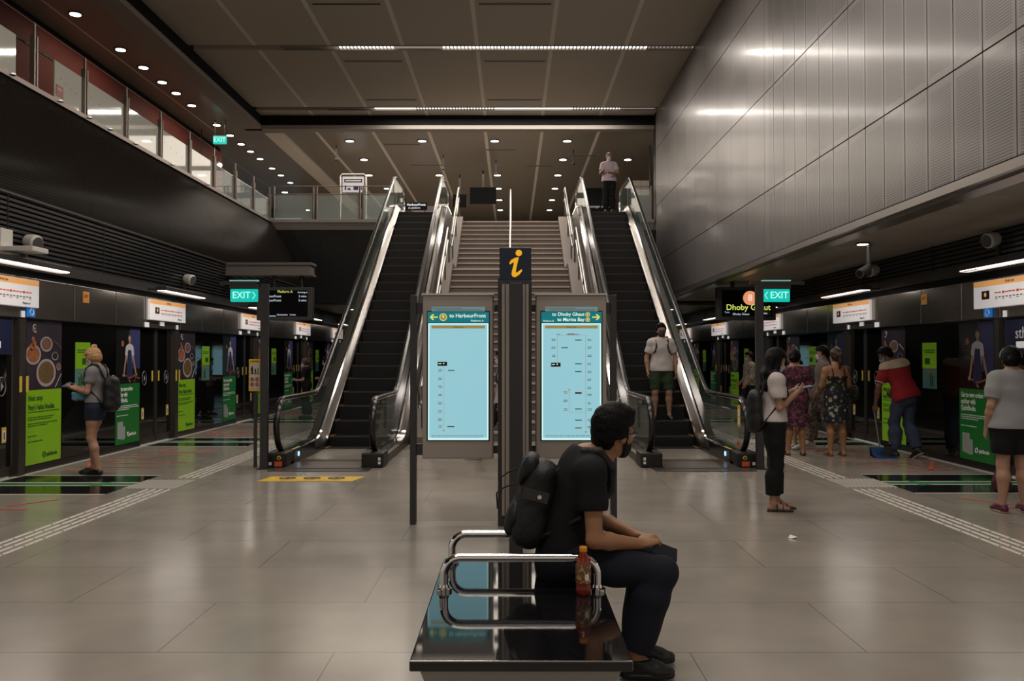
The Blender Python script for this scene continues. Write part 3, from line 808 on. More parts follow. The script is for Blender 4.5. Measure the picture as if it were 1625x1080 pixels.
def escalator(xc, label, inner):
    t = thing('escalator', label, 'escalator', (xc, 11.9, 0), 'the two escalators either side of the stairs')
    # moving steps
    d, r = 0.40, 0.231
    ys = 12.66; zs = 0.0
    line = slope_line(0.0)
    def zat(y):
        for (a, za), (b_, zb) in zip(line, line[1:]):
            if a <= y <= b_: return za + (zb-za)*(y-a)/max(b_-a, 1e-6)
        return ZF if y > YT else 0.0
    y = 12.70; first = None
    while y < 24.6:
        z = zat(y); zr = z - zat(y-.4)
        m = MB().box((xc-.5, y, z-.25), (xc+.5, y+.42, z-.012), 0)
        m.box((xc-.5, y-.004, z-.022), (xc+.5, y+.03, z-.004), 1)
        for q in range(26):
            x = xc-.49 + q*.98/25; m.box((x-.006, y+.03, z-.014), (x+.006, y+.41, z-.002), 0)
        m.box((xc-.5, y, z-.012), (xc-.47, y+.42, z-.001), 2).box((xc+.47, y, z-.012), (xc+.5, y+.42, z-.001), 2)
        m.build('step', [step_m, nose_m, yel_line], t)
        y += d
    m = MB().box((xc-.5, 11.75, 0.0), (xc+.5, 12.62, .018), 0)
    for q in range(40):
        x = xc-.49+q*.98/39; m.box((x-.005, 12.5, .014), (x+.005, 12.72, .026), 0)
    m.build('comb_plate', comb_m, t)
    MB().box((xc-.5, 12.60, .0), (xc+.5, 12.66, .024)).build('comb_line', yel_line, t)
    MB().box((xc-.66, 11.50, .0), (xc+.66, 12.5, .008)).build('landing_plate', mat('landing_plate', (.11, .10, .10), .3, .6), t)
    MB().box((xc-.5, 24.7, ZF), (xc+.5, 25.7, ZF+.015)).build('comb_plate', comb_m, t)
    for s in (-1, 1):
        X = xc + s*.645
        dk = slope_line(.17, .17, 12.15, 25.7); low = slope_line(-.30, -.30, 12.15, 25.7); sk = slope_line(.05, .05, 12.15, 25.7)
        # inner skirt (dark) and the bright sloping inner deck
        A = [(xc+s*.505, a, max(b_, -.0) ) for a, b_ in sk]; B = [(xc+s*.505, a, b_) for a, b_ in low]
        MB().strip(A, B).build('skirt_panel', mat('skirt_panel', (.03, .028, .028), .25, .8), t)
        m = MB().strip([(xc+s*.506, a, b_) for a, b_ in sk], [(xc+s*.53, a, b_+.035) for a, b_ in sk], 0)
        m.strip([(xc+s*.53, a, b_+.035) for a, b_ in sk], [(xc+s*.60, a, b_) for a, b_ in dk], 1)
        m.strip([(xc+s*.60, a, b_) for a, b_ in dk], [(xc+s*.63, a, b_+.012) for a, b_ in dk], 0)
        m.build('inner_deck', [bright_steel, satin_steel], t)
        m = MB().strip([(xc+s*.66, a, b_+.012) for a, b_ in dk], [(xc+s*.78, a, b_+.0) for a, b_ in dk], 0)
        m.strip([(xc+s*.78, a, b_+.0) for a, b_ in dk], [(xc+s*.78, a, b_-.05) for a, b_ in dk], 0)
        m.build('outer_deck', bright_steel, t)
        # side cladding down to the floor
        side_p = [(a, b_-.05) for a, b_ in dk] + [(25.7, ZF-.3), (17.6, 0.0), (12.15, 0.0)]
        MB().prism(side_p, 'x', xc+s*.70, xc+s*.775).build('side_cladding', blk if not inner else blk, t)
        # glass
        hr = slope_line(.93, .93, 12.27, 25.55)
        gl = [(12.27 - .30*math.sin(q*PI/8), .55 - .33*math.cos(q*PI/8)) for q in range(9)] + [(a, b_-.05) for a, b_ in hr[1:-1]] + [(25.5+.3*math.sin(q*PI/8), ZF+.55+.33*math.cos(q*PI/8)) for q in range(9)]
        m = MB(); 
        top = [(a, b_-.05) for a, b_ in slope_line(.93, .93, 12.27, 25.55)]; bot = slope_line(.15, .15, 12.27, 25.55)
        for dx in (-.006, .006): m.strip([(X+dx, a, b_) for a, b_ in top], [(X+dx, a, b_) for a, b_ in bot])
        fan = [(12.27 - .33*math.sin(q*PI/10), .545 - .345*math.cos(q*PI/10)) for q in range(11)]
        m.prism(fan, 'x', X-.006, X+.006)
        fan = [(25.55 + .33*math.sin(q*PI/10), ZF+.545 + .345*math.cos(q*PI/10)) for q in range(11)]
        m.prism(fan, 'x', X-.006, X+.006)
        m.build('glass_balustrade', esc_glass, t)
        # handrail and its steel track
        arc0 = [(12.27 - .37*math.sin(q*PI/12), .56 - .37*math.cos(q*PI/12)) for q in range(1, 13)]
        arc1 = [(25.55 + .37*math.sin(q*PI/12), ZF+.56 + .37*math.cos(q*PI/12)) for q in range(12)]
        path = [(12.35, .19)] + arc0 + hr[1:-1] + arc1 + [(25.4, ZF+.19)]
        def sweep(path, w, h, n=10):
            V = []; F = []
            N = len(path)
            for i, (a, b_) in enumerate(path):
                p, q = path[max(i-1, 0)], path[min(i+1, N-1)]
                tx, tz = q[0]-p[0], q[1]-p[1]; L = math.hypot(tx, tz) or 1
                nx, nz = -tz/L, tx/L
                for k in range(n):
                    an = 2*PI*k/n; u, v = w*math.cos(an), h*math.sin(an)
                    V.append((X+u, a+nx*v, b_+nz*v))
            for i in range(N-1):
                for k in range(n):
                    k2 = (k+1) % n; F.append((i*n+k, i*n+k2, (i+1)*n+k2, (i+1)*n+k))
            return V, F
        V, F = sweep(path, .042, .020, 12)
        MB().add(V, F, 0, True).build('handrail', black_rubber, t)
        path2 = [(12.30 - .335*math.sin(q*PI/12), .56 - .335*math.cos(q*PI/12)) for q in range(1, 13)] + [(a, b_-.035) for a, b_ in hr[1:-1]] + [(25.55+.335*math.sin(q*PI/12), ZF+.56+.335*math.cos(q*PI/12)) for q in range(12)]
        V, F = sweep(path2, .026, .016, 8)
        MB().add(V, F, 0, True).build('handrail_track', bright_steel, t)
        # newel base
        nb = MB().cbox((xc+s*.505, 11.88, 0), (xc+s*.80, 12.35, .20), .02).build('newel_base', black_paint, t)
        MB().box((xc+s*.50, 12.3, .0), (xc+s*.52, 13.6, .20)).build('skirt_end', mat('skirt_panel', (.03, .028, .028), .25, .8), t)
        if s != inner_sign(xc):
            MB().cbox((xc+s*.56, 11.872, .02), (xc+s*.66, 11.884, .085), .002).build('warning_sticker', red_orange, nb)
            MB().lathe((xc+s*.60, 11.876, .135), [(.028, 0), (.028, .008)], 16, axis='y').build('stop_button', yellow, nb)
            MB().lathe((xc+s*.60, 11.868, .135), [(.014, 0), (.014, .01)], 12, axis='y').build('button_core', black_ink, nb)
            MB().cbox((xc+s*.70, 11.872, .035), (xc+s*.765, 11.884, .075), .002).build('rating_plate', white_paint, nb)
        else:
            MB().cbox((xc+s*.73, 11.872, .05), (xc+s*.765, 11.884, .085), .002).cbox((xc+s*.73, 11.872, .10), (xc+s*.765, 11.884, .14), .002).build('rating_plate', white_paint, nb)
    # direction lamp and stickers on the outer deck end
    s = -1 if xc < 0 else 1
    MB().lathe((xc+s*.503, 12.55, .12), [(.001, 0), (.035, .0), (.035, -.012*s)], 14, axis='x').build('direction_lamp', glow('direction_blue', (.35, .62, 1.0), 1.6), t)
    if xc < 0:
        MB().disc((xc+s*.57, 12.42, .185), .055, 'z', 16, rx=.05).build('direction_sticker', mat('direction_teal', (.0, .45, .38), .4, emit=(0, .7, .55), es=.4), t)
    MB().box((xc+s*.53, 12.55, .178), (xc+s*.60, 12.95, .183)).build('deck_sticker', mat('deck_sticker', srgb(190, 180, 90), .5), t)
    if xc > 0:
        m = MB().box((xc+s*.635, 12.25, .52), (xc+s*.637, 12.40, .82)); m.build('safety_sticker', yellow, t)
        MB().box((xc+s*.632, 12.28, .66), (xc+s*.634, 12.37, .76)).box((xc+s*.632, 12.28, .55), (xc+s*.634, 12.37, .64)).build('safety_picture', white_ink, t)
        MB().box((xc+s*.635, 12.3, .24), (xc+s*.637, 12.42, .32)).build('notice_sticker', red_orange, t)
        for q, mm in ((17.4, yellow), (17.7, red_orange)):
            z = .577*(q-YB)
            MB().add([(xc+s*.552, q, z+.10), (xc+s*.552, q+.2, z+.10+.115), (xc+s*.59, q+.2, z+.15+.115), (xc+s*.59, q, z+.15)], [(0, 1, 2, 3)]).build('deck_sticker', mm, t)
    return t
def inner_sign(xc): return 1 if xc < 0 else -1
escalator(-2.53, 'empty escalator beside the yellow and white floor sticker', 1)
escalator(2.53, 'escalator carrying the man in green shorts', 0)

# stairs -----------------------------------------------------------------
tread_m = mat('stair_tread', (0.25, 0.205, 0.175), 0.5, var=0.12, vscale=8)
ris_m = mat('stair_riser', (0.155, 0.125, 0.108), 0.6, var=0.15, vscale=10)
nos_m = mat('stair_nosing', (0.46, 0.39, 0.33), 0.45)
RI, TR = ZF/33, .28
sx0, sx1 = -1.44, 1.36
Y_up = 25.8 - 11*TR
def flight(parent, y_top, z_top, nstep, name):
    f_ = MB()
    for k in range(nstep):
        y = y_top - TR*(k+1); z = z_top - RI*(k+1)
        yf = y_top - TR*k
        # riser face below level z+RI, at yf
        f_.box((sx0, yf-.02, z - .02), (sx1, yf+.04, z+RI-.035), 1)
        f_.box((sx0, yf-.045, z+RI-.04), (sx1, yf+TR, z+RI), 0)
        f_.box((sx0, yf-.05, z+RI-.034), (sx1, yf-.0, z+RI+.002), 2)
    o = f_.build(name, [tread_m, ris_m, nos_m], parent); return o
t = thing('staircase', 'wide stone staircase rising between the two escalators to the concourse', 'staircase', (-.04, 15.2, 0))
flight(t, 25.8, ZF, 11, 'upper_flight')
zl = ZF - 11*RI; yl = 25.8 - 11*TR
MB().box((sx0, yl-1.22, zl-.2), (sx1, yl+.1, zl)).build('landing', tread_m, t)
flight(t, yl-1.22, zl, 22, 'lower_flight')
yb = yl-1.22-22*TR
stone = mat('parapet_stone', (0.17, 0.14, 0.12), 0.5, var=0.15, vscale=2)
for (x0, x1) in ((-1.745, sx0), (sx1, 1.745)):
    poly = [(yb-.25, 0), (yb-.25, .12), (yl-1.22-.1, zl+.14), (yl-.05, zl+.14), (25.8, ZF+.14), (25.95, ZF+.14), (25.95, ZF-.4), (yb+1.0, 0)]
    MB().prism(poly, 'x', x0, x1).build('side_parapet', stone, t)
def stair_rail(x, lab, hs=(.9,), nm='stair_railing', r=.022, twin=True):
    t = thing(nm, lab, 'handrail', (x, yb, 0), 'tubular handrails of the stairs')
    for h in hs:
        pts = [(x, yb-.45, h-.0), (x, yb-.1, h), (x, yl-1.35, zl+h), (x, yl-.1, zl+h), (x, 25.75, ZF+h), (x, 26.3, ZF+h)]
        MB().tube(pts, r, 10).build('rail', bright_steel, t)
    for q in range(9):
        y = yb + (25.8-yb)*q/8
        z = (y-yb)/TR*RI if y < yl-1.22 else (zl if y < yl else zl+(y-yl)/TR*RI)
        MB().tube([(x, y, z-.02), (x, y, z+max(hs))], .019, 8).build('post', satin_steel, t)
    MB().tube([(x, yb-.45, max(hs)), (x, yb-.52, max(hs)-.04), (x, yb-.52, max(hs)-.3), (x, yb-.45, max(hs)-.34)], r, 8).build('end_loop', bright_steel, t)
    return t
stair_rail(-.04, 'steel handrail up the middle of the stairs, behind the information totem', (.92,))
stair_rail(-1.56, 'double steel handrail of the stairs beside the empty escalator', (.98, .68))
stair_rail(1.56, 'double steel handrail of the stairs beside the escalator with the man in shorts', (.98, .68))
# balustrade on the upper floor edge -----------------------------------------
t = thing('concourse_railing', 'clear glass railing on the concourse edge above the black wall', 'railing', (-5, 25.9, ZF))
for x in (-7.0, -5.85, -5.75, -4.48, -4.38, -3.42):
    MB().box((x-.02, 25.86, ZF), (x+.02, 25.92, 6.5)).build('post', post_m, t)
for z in (6.50, 6.26): MB().tube([(-7.1, 25.89, z), (-3.35, 25.89, z)], .012, 6).build('rail', post_m, t)
for a, e in ((-6.95, -5.88), (-5.72, -4.52), (-4.35, -3.45)):
    MB().box((a, 25.885, ZF+.04), (e, 25.895, 6.24)).build('glass_pane', clear_glass, t)
t = thing('concourse_railing', 'clear glass railing beside the head of the escalator the masked man rides', 'railing', (3.8, 25.9, ZF))
for x in (3.42, 4.1):
    MB().box((x-.02, 25.86, ZF), (x+.02, 25.92, 6.5)).build('post', post_m, t)
MB().tube([(3.4, 25.89, 6.5), (4.12, 25.89, 6.5)], .012, 6).build('rail', post_m, t)
MB().box((3.45, 25.885, ZF+.04), (4.07, 25.895, 6.4)).build('glass_pane', clear_glass, t)
# ================================================================ information kiosk (two map lightboxes and a totem)
kio_m = mat('kiosk_bronze', (0.34, 0.295, 0.265), 0.36, 0.5)
kio_d = mat('kiosk_dark', (0.040, 0.037, 0.038), 0.4, 0.3)
scr_m = glow('lightbox_screen', srgb(152, 208, 220), 0.80, 0.25)
scr_e = glow('lightbox_edge', srgb(200, 240, 240), 0.95, 0.25)
teal_m = glow('lightbox_teal', srgb(0, 120, 130), 0.75, 0.3)
pale_s = glow('lightbox_pale', srgb(120, 150, 150), 0.6, 0.3)
tan_m = glow('lightbox_tan', srgb(165, 140, 70), 0.7, 0.4)
ltxt = glow('lightbox_text', srgb(225, 245, 225), 0.9)
gtxt = mat('map_grey', (0.10, 0.13, 0.15), 0.5)
rt_m = glow('map_route', srgb(190, 170, 160), 0.6)
YK = 7.93
def kiosk(x0, x1, side, label, YK=YK):
    t = thing('map_lightbox', label, 'information board', ((x0+x1)/2, YK, 0.585))
    MB().cbox((x0, YK-.05, .585), (x1, YK+.07, 2.05), .012).build('housing', kio_m, t)
    MB().box((x0-.006, YK-.07, 2.045), (x1+.006, YK+.09, 2.062)).build('top_cap', satin_steel, t)
    a, b_ = x0+.052, x1-.045
    if side > 0: a, b_ = x0+.055, x1-.05
    MB().box((a-.012, YK-.058, .745), (b_+.012, YK-.05, 1.905)).build('bezel', psd_black, t)
    MB().box((a, YK-.062, .755), (b_, YK-.057, 1.795)).build('screen_border', scr_e, t)
    MB().box((a+.012, YK-.066, .775), (b_-.012, YK-.061, 1.783)).build('map_screen', scr_m, t)
    hd = MB().box((a-.004, YK-.070, 1.80), (b_+.004, YK-.057, 1.895)).build('header_band', teal_m, t)
    MB().box((a+.03, YK-.068, 1.90), (b_-.03, YK-.057, 1.94)).build('instruction_strip', pale_s, t)
    MB().box((a+.03, YK-.071, 1.925), (a+.30, YK-.068, 1.929)).box((a+.07, YK-.071, 1.91), (b_-.06, YK-.068, 1.914)).build('instruction_text', gtxt, t)
    MB().box((a+.03, YK-.068, 1.748), (b_-.03, YK-.0655, 1.772)).build('title_band', tan_m, t)
    text('Circle Line', .020, ((a+b_)/2, YK-.070, 1.759), '-y', black_ink, t)
    yel = glow('arrow_yellow', srgb(225, 225, 110), 0.8)
    y = YK-.073
    def arrow(cx, cz, d):
        MB().add([(cx+d*.036, y, cz), (cx+d*.012, y, cz+.026), (cx-d*.006, y, cz+.026), (cx+d*.011, y, cz+.006), (cx-d*.036, y, cz+.006), (cx-d*.036, y, cz-.006), (cx+d*.011, y, cz-.006), (cx-d*.006, y, cz-.026), (cx+d*.012, y, cz-.026)], [range(9)]).build('direction_arrow', yel, t)
    def dot(cx, cz, r, s_):
        MB().disc((cx, y, cz), r, 'y', 24).build('line_badge', yel, t)
        MB().disc((cx, y-.001, cz), r*.78, 'y', 24).build('line_badge', tan_m, t)
        text(s_, r*1.3, (cx, y-.003, cz), '-y', ltxt, t, name='badge_number')
    if side < 0:
        arrow(a+.05, 1.848, -1); dot(a+.135, 1.848, .034, '9')
        text('to HarbourFront', .048, (a+.19, y, 1.86), '-y', ltxt, t, align='LEFT', bold=.0006, sx=.98)
        text('Platform A', .026, (b_-.10, y, 1.815), '-y', ltxt, t)
    else:
        arrow(b_-.045, 1.848, 1); dot(b_-.12, 1.872, .021, '8'); dot(b_-.12, 1.825, .021, '8')
        text('to Dhoby Ghaut', .043, (b_-.15, y, 1.873), '-y', ltxt, t, align='RIGHT', bold=.0006)
        text('to Marina Bay', .043, (b_-.15, y, 1.826), '-y', ltxt, t, align='RIGHT', bold=.0006)
        text('Platform B', .022, (a+.06, y, 1.813), '-y', ltxt, t)
    # route diagram; u,v as fractions of the screen
    Wd, Hd = b_-a, 1.04
    U = lambda u: a + u*Wd
    V = lambda v: 1.795 - v*Hd
    y = YK-.068
    ln = MB(); tx = MB(); bars = {}
    def line(u0, v0, u1, v1): ln.box((min(U(u0), U(u1))-.0016, y, min(V(v0), V(v1))-.0016), (max(U(u0), U(u1))+.0016, y-.001, max(V(v0), V(v1))+.0016))
    def station(u, v, d, n=2):
        for k in range(n):
            w = random.uniform(.05, .075)
            a0, a1 = (u+.03, u+.03+w) if d > 0 else (u-.03-w, u-.03)
            tx.box((U(a0), y, V(v+.006-.012*k)-.0022), (U(a1), y-.001, V(v+.006-.012*k)+.0022))
        ln.box((U(u)-.005, y, V(v)-.0016), (U(u)+.005, y-.001, V(v)+.0016))
    def bar(u0, u1, v, key): bars.setdefault(key, MB()).box((U(u0), y, V(v)-.0042), (U(u1), y-.001, V(v)+.0042))
    def stop(u, v):
        MB().disc((U(u), y-.001, V(v)), .009, 'y', 16).build('terminus_dot', glow('terminus_orange', srgb(200, 150, 60), .7), t)
    def here(u, v):
        MB().box((U(u)-.055, y, V(v)-.019), (U(u)+.03, y-.0012, V(v)+.017)).build('here_block', black_ink, t)
        MB().box((U(u)-.048, y-.002, V(v)-.002), (U(u)-.02, y-.003, V(v)+.004)).disc((U(u), y-.002, V(v)+.003), .006, 'y', 10).build('here_text', ltxt, t)
    if side < 0:
        line(.26, .35, .26, .885)
        for v in (.405, .475, .545, .615, .685, .755, .825, .885): station(.26, v, -1)
        bar(.33, .44, .405, 'teal'); bar(.32, .44, .885, 'violet'); stop(.26, .917); here(.26, .348)
    else:
        line(.26, .115, .26, .35); line(.26, .105, .74, .105); line(.74, .105, .74, .90); line(.46, .58, .46, .76); line(.46, .76, .74, .76)
        for v in (.145, .21, .28): station(.26, v, -1)
        for u in (.34, .5, .66): station(u, .09, -1, 1)
        for v in (.145, .21, .28, .35, .42, .485, .555, .615, .685, .74, .83, .89): station(.74, v, 1)
        for v in (.595, .665, .74): station(.46, v, -1)
        bar(.33, .44, .21, 'blue'); bar(.44, .56, .095, 'red'); bar(.56, .67, .145, 'violet'); bar(.56, .67, .348, 'blue'); bar(.56, .67, .415, 'teal')
        bar(.56, .67, .595, 'violet'); bar(.56, .67, .603, 'red'); bar(.56, .67, .735, 'blue'); bar(.56, .67, .83, 'blue'); bar(.56, .67, .897, 'red')
        stop(.46, .572); stop(.74, .93); here(.26, .355)
    ln.build('route_line', rt_m, t); tx.build('station_names', gtxt, t)
    C = {'teal': srgb(0, 130, 120), 'violet': srgb(95, 80, 120), 'blue': srgb(30, 110, 150), 'red': srgb(190, 80, 90)}
    for k, m in bars.items(): m.build('interchange_bar', mat('map_'+k, C[k], .5), t)
    m = MB()
    for v in (.962, .975):
        u = .06
        while u < .9:
            w = random.uniform(.02, .08); m.box((U(u), y, V(v)-.0015), (U(u+w), y-.001, V(v)+.0015)); u += w+.01
    m.build('small_print', gtxt, t)
    # outer post and its brackets
    xp = x0-.085 if side < 0 else x1+.065
    MB().cbox((xp-.027, YK-.04, 0), (xp+.027, YK+.06, 2.05), .004).build('post', kio_d, t)
    xa, xb = (xp+.02, x0+.01) if side < 0 else (x1-.01, xp-.02)
    for z in (1.93, .665): MB().box((min(xa, xb), YK-.01, z-.05), (max(xa, xb), YK+.03, z+.05)).build('bracket', kio_d, t)
    return t
kiosk(-.80, -.165, -1, 'lit map board whose yellow arrow points to HarbourFront, nearly empty route map')
kiosk(.21, .845, 1, 'lit map board headed to Dhoby Ghaut and Marina Bay, partly behind the seated man')
kiosk(-.80, -.165, -1, 'farther lit map board seen mirrored in the dark glass of the blonde woman\'s side', 36.0)
kiosk(.21, .845, 1, 'farther lit map board seen mirrored in the dark glass behind the patterned dresses', 36.0)
t = thing('information_totem', 'tall dark information totem with a yellow letter i, between the two map boards', 'information sign', (.03, YK, 0))
MB().cbox((-.125, YK-.12, 0), (-.02, YK+.08, 2.2), .004).cbox((.08, YK-.12, .0), (.175, YK+.08, 2.2), .004).build('rear_post', kio_d, t)
MB().cbox((-.06, YK-.13, .05), (.12, YK-.04, 2.17), .004).build('core_panel', kio_m, t)
for x in (-.077, .135): MB().box((x-.012, YK-.15, .1), (x+.012, YK-.115, 2.15)).build('edge_strip', kio_m, t)
MB().cbox((-.022, 6.69, 0), (.083, 6.80, 2.06), .006).build('front_post', kio_d, t)
MB().box((-.01, 6.78, 1.95), (.07, YK-.1, 2.05)).build('arm', kio_d, t)
MB().cbox((-.095, 6.72, 2.078), (.147, 6.86, 2.33), .006).build('sign_box', mat('totem_navy', (0.006, 0.014, 0.035), .35), t)
MB().box((-.095, 6.70, 2.062), (.147, 6.88, 2.08)).build('sign_base', kio_d, t)
MB().box((-.16, YK+.0, 1.90), (-.12, YK+.04, 1.96)).box((.17, YK, 1.90), (.215, YK+.04, 1.96)).box((-.165, YK, .63), (-.12, YK+.04, .70)).box((.17, YK, .63), (.215, YK+.04, .70)).build('bracket', kio_d, t)
iy = glow('letter_yellow', srgb(235, 170, 30), 0.85)
xi, yi = .026, 6.716
m = MB().disc((xi+.026, yi, 2.287), .0245, 'y', 24)
st = [(-.047, 2.213), (-.03, 2.236), (0, 2.251), (.027, 2.255), (.022, 2.235), (.010, 2.185), (.003, 2.145), (.008, 2.135), (.028, 2.15), (.047, 2.163), (.052, 2.15), (.03, 2.122), (.0, 2.102), (-.022, 2.106), (-.030, 2.125), (-.026, 2.150), (-.012, 2.205), (-.015, 2.218), (-.040, 2.198)]
m.add([(xi+p, yi, q) for p, q in st], [range(len(st))])
m.build('letter', iy, t, fix=False)

# ================================================================ bench
gran = mat('black_granite', (0.006, 0.006, 0.007), 0.045, spec=0.7)
t = thing('bench', 'black polished stone bench with steel arm loops and tapering grey base', 'bench', (.03, 3.8, 0))
MB().cbox((-.355, 3.06, .412), (.418, 4.62, .45), .006).build('seat', gran, t)
MB().box((-.352, 3.057, .448), (.415, 3.064, .451)).build('edge_trim', satin_steel, t)
v = [(-.325, 3.10, .412), (.385, 3.10, .412), (.385, 4.58, .412), (-.325, 4.58, .412), (-.20, 3.25, 0), (.26, 3.25, 0), (.26, 4.42, 0), (-.20, 4.42, 0)]
MB().add(v, [(0, 1, 2, 3), (7, 6, 5, 4), (0, 4, 5, 1), (1, 5, 6, 2), (2, 6, 7, 3), (3, 7, 4, 0)]).build('base', mat('bench_base', (.30, .29, .26), .5), t)
def arm_loop(y):
    a, b_, h, r = -.305, .382, .598, .075
    pts = [(a, y, .45), (a, y, h-r)]
    pts += [(a+r-r*math.cos(q), y, h-r+r*math.sin(q)) for q in [PI/2*k/8 for k in range(1, 9)]]
    pts += [(b_-r+r*math.sin(q), y, h-r+r*math.cos(q)) for q in [PI/2*k/8 for k in range(0, 9)]]
    pts += [(b_, y, .45)]
    o = MB().tube(pts, .0195, 16).build('arm_loop', bright_steel, t)
    for x in (a, b_): MB().lathe((x, y, .45), [(.037, 0), (.037, .012), (.026, .018), (.022, .03)], 20).build('floor_flange', bright_steel, o)
arm_loop(3.97); arm_loop(4.50)
# bottle of tea
t = thing('drink_bottle', 'plastic bottle of red brown tea with a yellow cap, standing on the black bench', 'bottle', (.315, 3.915, .451))
tea = mat('tea_plastic', (.20, .025, .008), .12, spec=.7)
pr = [(.030, 0), (.0335, .006), (.0335, .03), (.032, .04), (.0335, .05), (.0335, .135), (.031, .150), (.024, .168), (.0155, .180), (.0145, .188)]
MB().lathe((.315, 3.915, .451), pr, 24).build('body', tea, t)
MB().lathe((.315, 3.915, .451), [(.0165, .186), (.0175, .188), (.0175, .206), (.0155, .209)], 20).build('cap', mat('cap_yellow', srgb(235, 150, 25), .35), t)
lb = bpy.data.materials.new('tea_label'); lb.use_nodes = True
n, l = nodes(lb); b = n['Principled BSDF']
tc = n.new('ShaderNodeTexCoord'); no = n.new('ShaderNodeTexNoise'); no.inputs['Scale'].default_value = 60; no.inputs['Detail'].default_value = 1
l.new(tc.outputs['Object'], no.inputs['Vector']); cr = n.new('ShaderNodeValToRGB')
cr.color_ramp.elements[0].position = .42; cr.color_ramp.elements[0].color = (.42, .27, .12, 1)
cr.color_ramp.elements[1].position = .5; cr.color_ramp.elements[1].color = (.28, .02, .012, 1)
e = cr.color_ramp.elements.new(.62); e.color = (.05, .11, .03, 1)
l.new(no.outputs['Fac'], cr.inputs[0]); l.new(cr.outputs[0], b.inputs['Base Color']); b.inputs['Roughness'].default_value = .35
MB().lathe((.315, 3.915, .451), [(.0338, .052), (.0342, .054), (.0342, .132), (.0335, .134)], 28).build('label', lb, t)
V = []; F = []
for k in range(5):
    a = -PI/2 + (.15 + .14*k)
    for z in (.066, .094): V.append((.315+.0347*math.cos(a), 3.915+.0347*math.sin(a), .451+z))
for k in range(4): F.append((2*k, 2*k+2, 2*k+3, 2*k+1))
o = MB().add(V, F).build('label_panel', white_ink, t)

# ================================================================ posts with EXIT signs
ex_m = mat('exit_green', (0.0, .25, .20), .3, emit=(0.0, .52, .42), es=.85)
ex_t = glow('exit_letters', (.45, 1.0, .92), .95)
def exit_sign(s, lab, lab2):
    xp = s*3.30; Yp = 11.77
    p = thing('signpost', lab2, 'post', (xp, Yp, 0), 'dark posts carrying the exit signs')
    MB().cbox((xp-.05, Yp-.04, 0), (xp+.05, Yp+.04, 2.46), .006).build('post', kio_d, p)
    MB().box((xp-.12, Yp-.03, 2.455), (xp+s*.60, Yp+.03, 2.498)).build('arm', kio_d, p)
    MB().box((xp-.09, Yp-.07, 0), (xp+.09, Yp+.07, .012)).build('base_plate', kio_d, p)
    t = thing('exit_sign', lab, 'sign', (s*3.64, Yp, 2.33), 'green exit signs on the platform posts')
    a, b_ = (-3.755, -3.395) if s < 0 else (3.345, 3.705)
    MB().cbox((a, Yp-.03, 2.225), (b_, Yp+.03, 2.395), .012).build('sign_body', ex_m, t)
    MB().box((a-.01, Yp-.03, 2.398), (b_+.01, Yp+.03, 2.453)).build('mount_rail', kio_d, t)
    MB().box((a-.01, Yp-.035, 2.50), (b_+.01, Yp+.03, 2.515)).build('light_rail', mat('rail_teal', (.2, .4, .38), .4, emit=(.2, .55, .5), es=.5), t)
    c = (a+b_)/2
    text('EXIT', .125, (c-(.03 if s < 0 else -.035), Yp-.033, 2.31), '-y', ex_t, t, sx=.95, bold=.001)
    d = -s; x = (b_-.045) if s < 0 else (a+.045)
    MB().tube([(x-d*.015, Yp-.033, 2.355), (x+d*.02, Yp-.033, 2.31), (x-d*.015, Yp-.033, 2.265)], .005, 5).build('chevron', ex_t, t)
exit_sign(-1, 'green lit EXIT sign pointing past the empty escalator', 'dark post holding the EXIT sign beside the empty escalator')
exit_sign(1, 'green lit EXIT sign beside the Dhoby Ghaut departure screen', 'dark post holding the EXIT sign behind the woman in the puff-sleeve top')

# hanging departure displays
scr_k = mat('display_black', (.004, .004, .005), .5, spec=.12)
w_t = glow('display_white', (.75, .85, 1), .8); y_t = glow('display_yellow', (.75, .85, .15), .9); c_t = glow('display_cyan', (.35, .75, .9), .9)
def display(x0, x1, y, lab, left):
    t = thing('departure_display', lab, 'display', ((x0+x1)/2, y, 2.3), 'hanging train departure displays')
    MB().cbox((x0, y, 2.28), (x1, y+.25, 3.00), .012).build('housing', mat('display_housing', (.06, .058, .058), .45), t)
    MB().box((x0+.09, y-.004, 2.36), (x1-.09, y+.002, 2.93)).build('screen', scr_k, t)
    top = 3.28 if left else 3.14
    for x in (x0+.35, x1-.25): MB().tube([(x, y+.12, 2.98), (x, y+.12, top)], .045, 8).build('hanger', dark_grey, t)
    q = y-.008
    if left:
        text('Platform A', .075, (x0+.62, q, 2.90), '-y', y_t, t)
        for z, a in ((2.80, '2 mins'), (2.71, '5 mins')):
            text('HarbourFront', .072, (x0+.33, q, z), '-y', w_t, t); text(a, .065, (x1-.2, q, z), '-y', w_t, t)
        text('Arriving in', .05, (x1-.2, q, 2.885), '-y', w_t, t)
        text('Destination   2 mins', .05, (x0+.65, q, 2.40), '-y', w_t, t)
        MB().box((x0+.1, q, 2.365), (x0+.42, q+.001, 2.38)).build('status_line', c_t, t)
    else:
        MB().disc((x0+.70, q, 2.76), .155, 'y', 30).build('line_badge', glow('badge_orange', (1, .38, .18), .75), t)
        text('8', .20, (x0+.70, q-.004, 2.76), '-y', glow('badge_pale', (1, .75, .6), .9), t, name='badge_number', bold=.003)
        text('Dhoby Ghaut', .175, (x0+.66, q, 2.555), '-y', y_t, t, bold=.0015)
        text('Dhoby Ghaut', .065, (x0+.50, q, 2.41), '-y', w_t, t)
        MB().box((x1-.42, q, 2.385), (x1-.12, q+.001, 2.50)).build('time_box', mid_grey, t)
        text('2 mins', .06, (x1-.27, q-.003, 2.43), '-y', w_t, t)
        text('Train', .05, (x0+.2, q, 2.45), '-y', c_t, t)
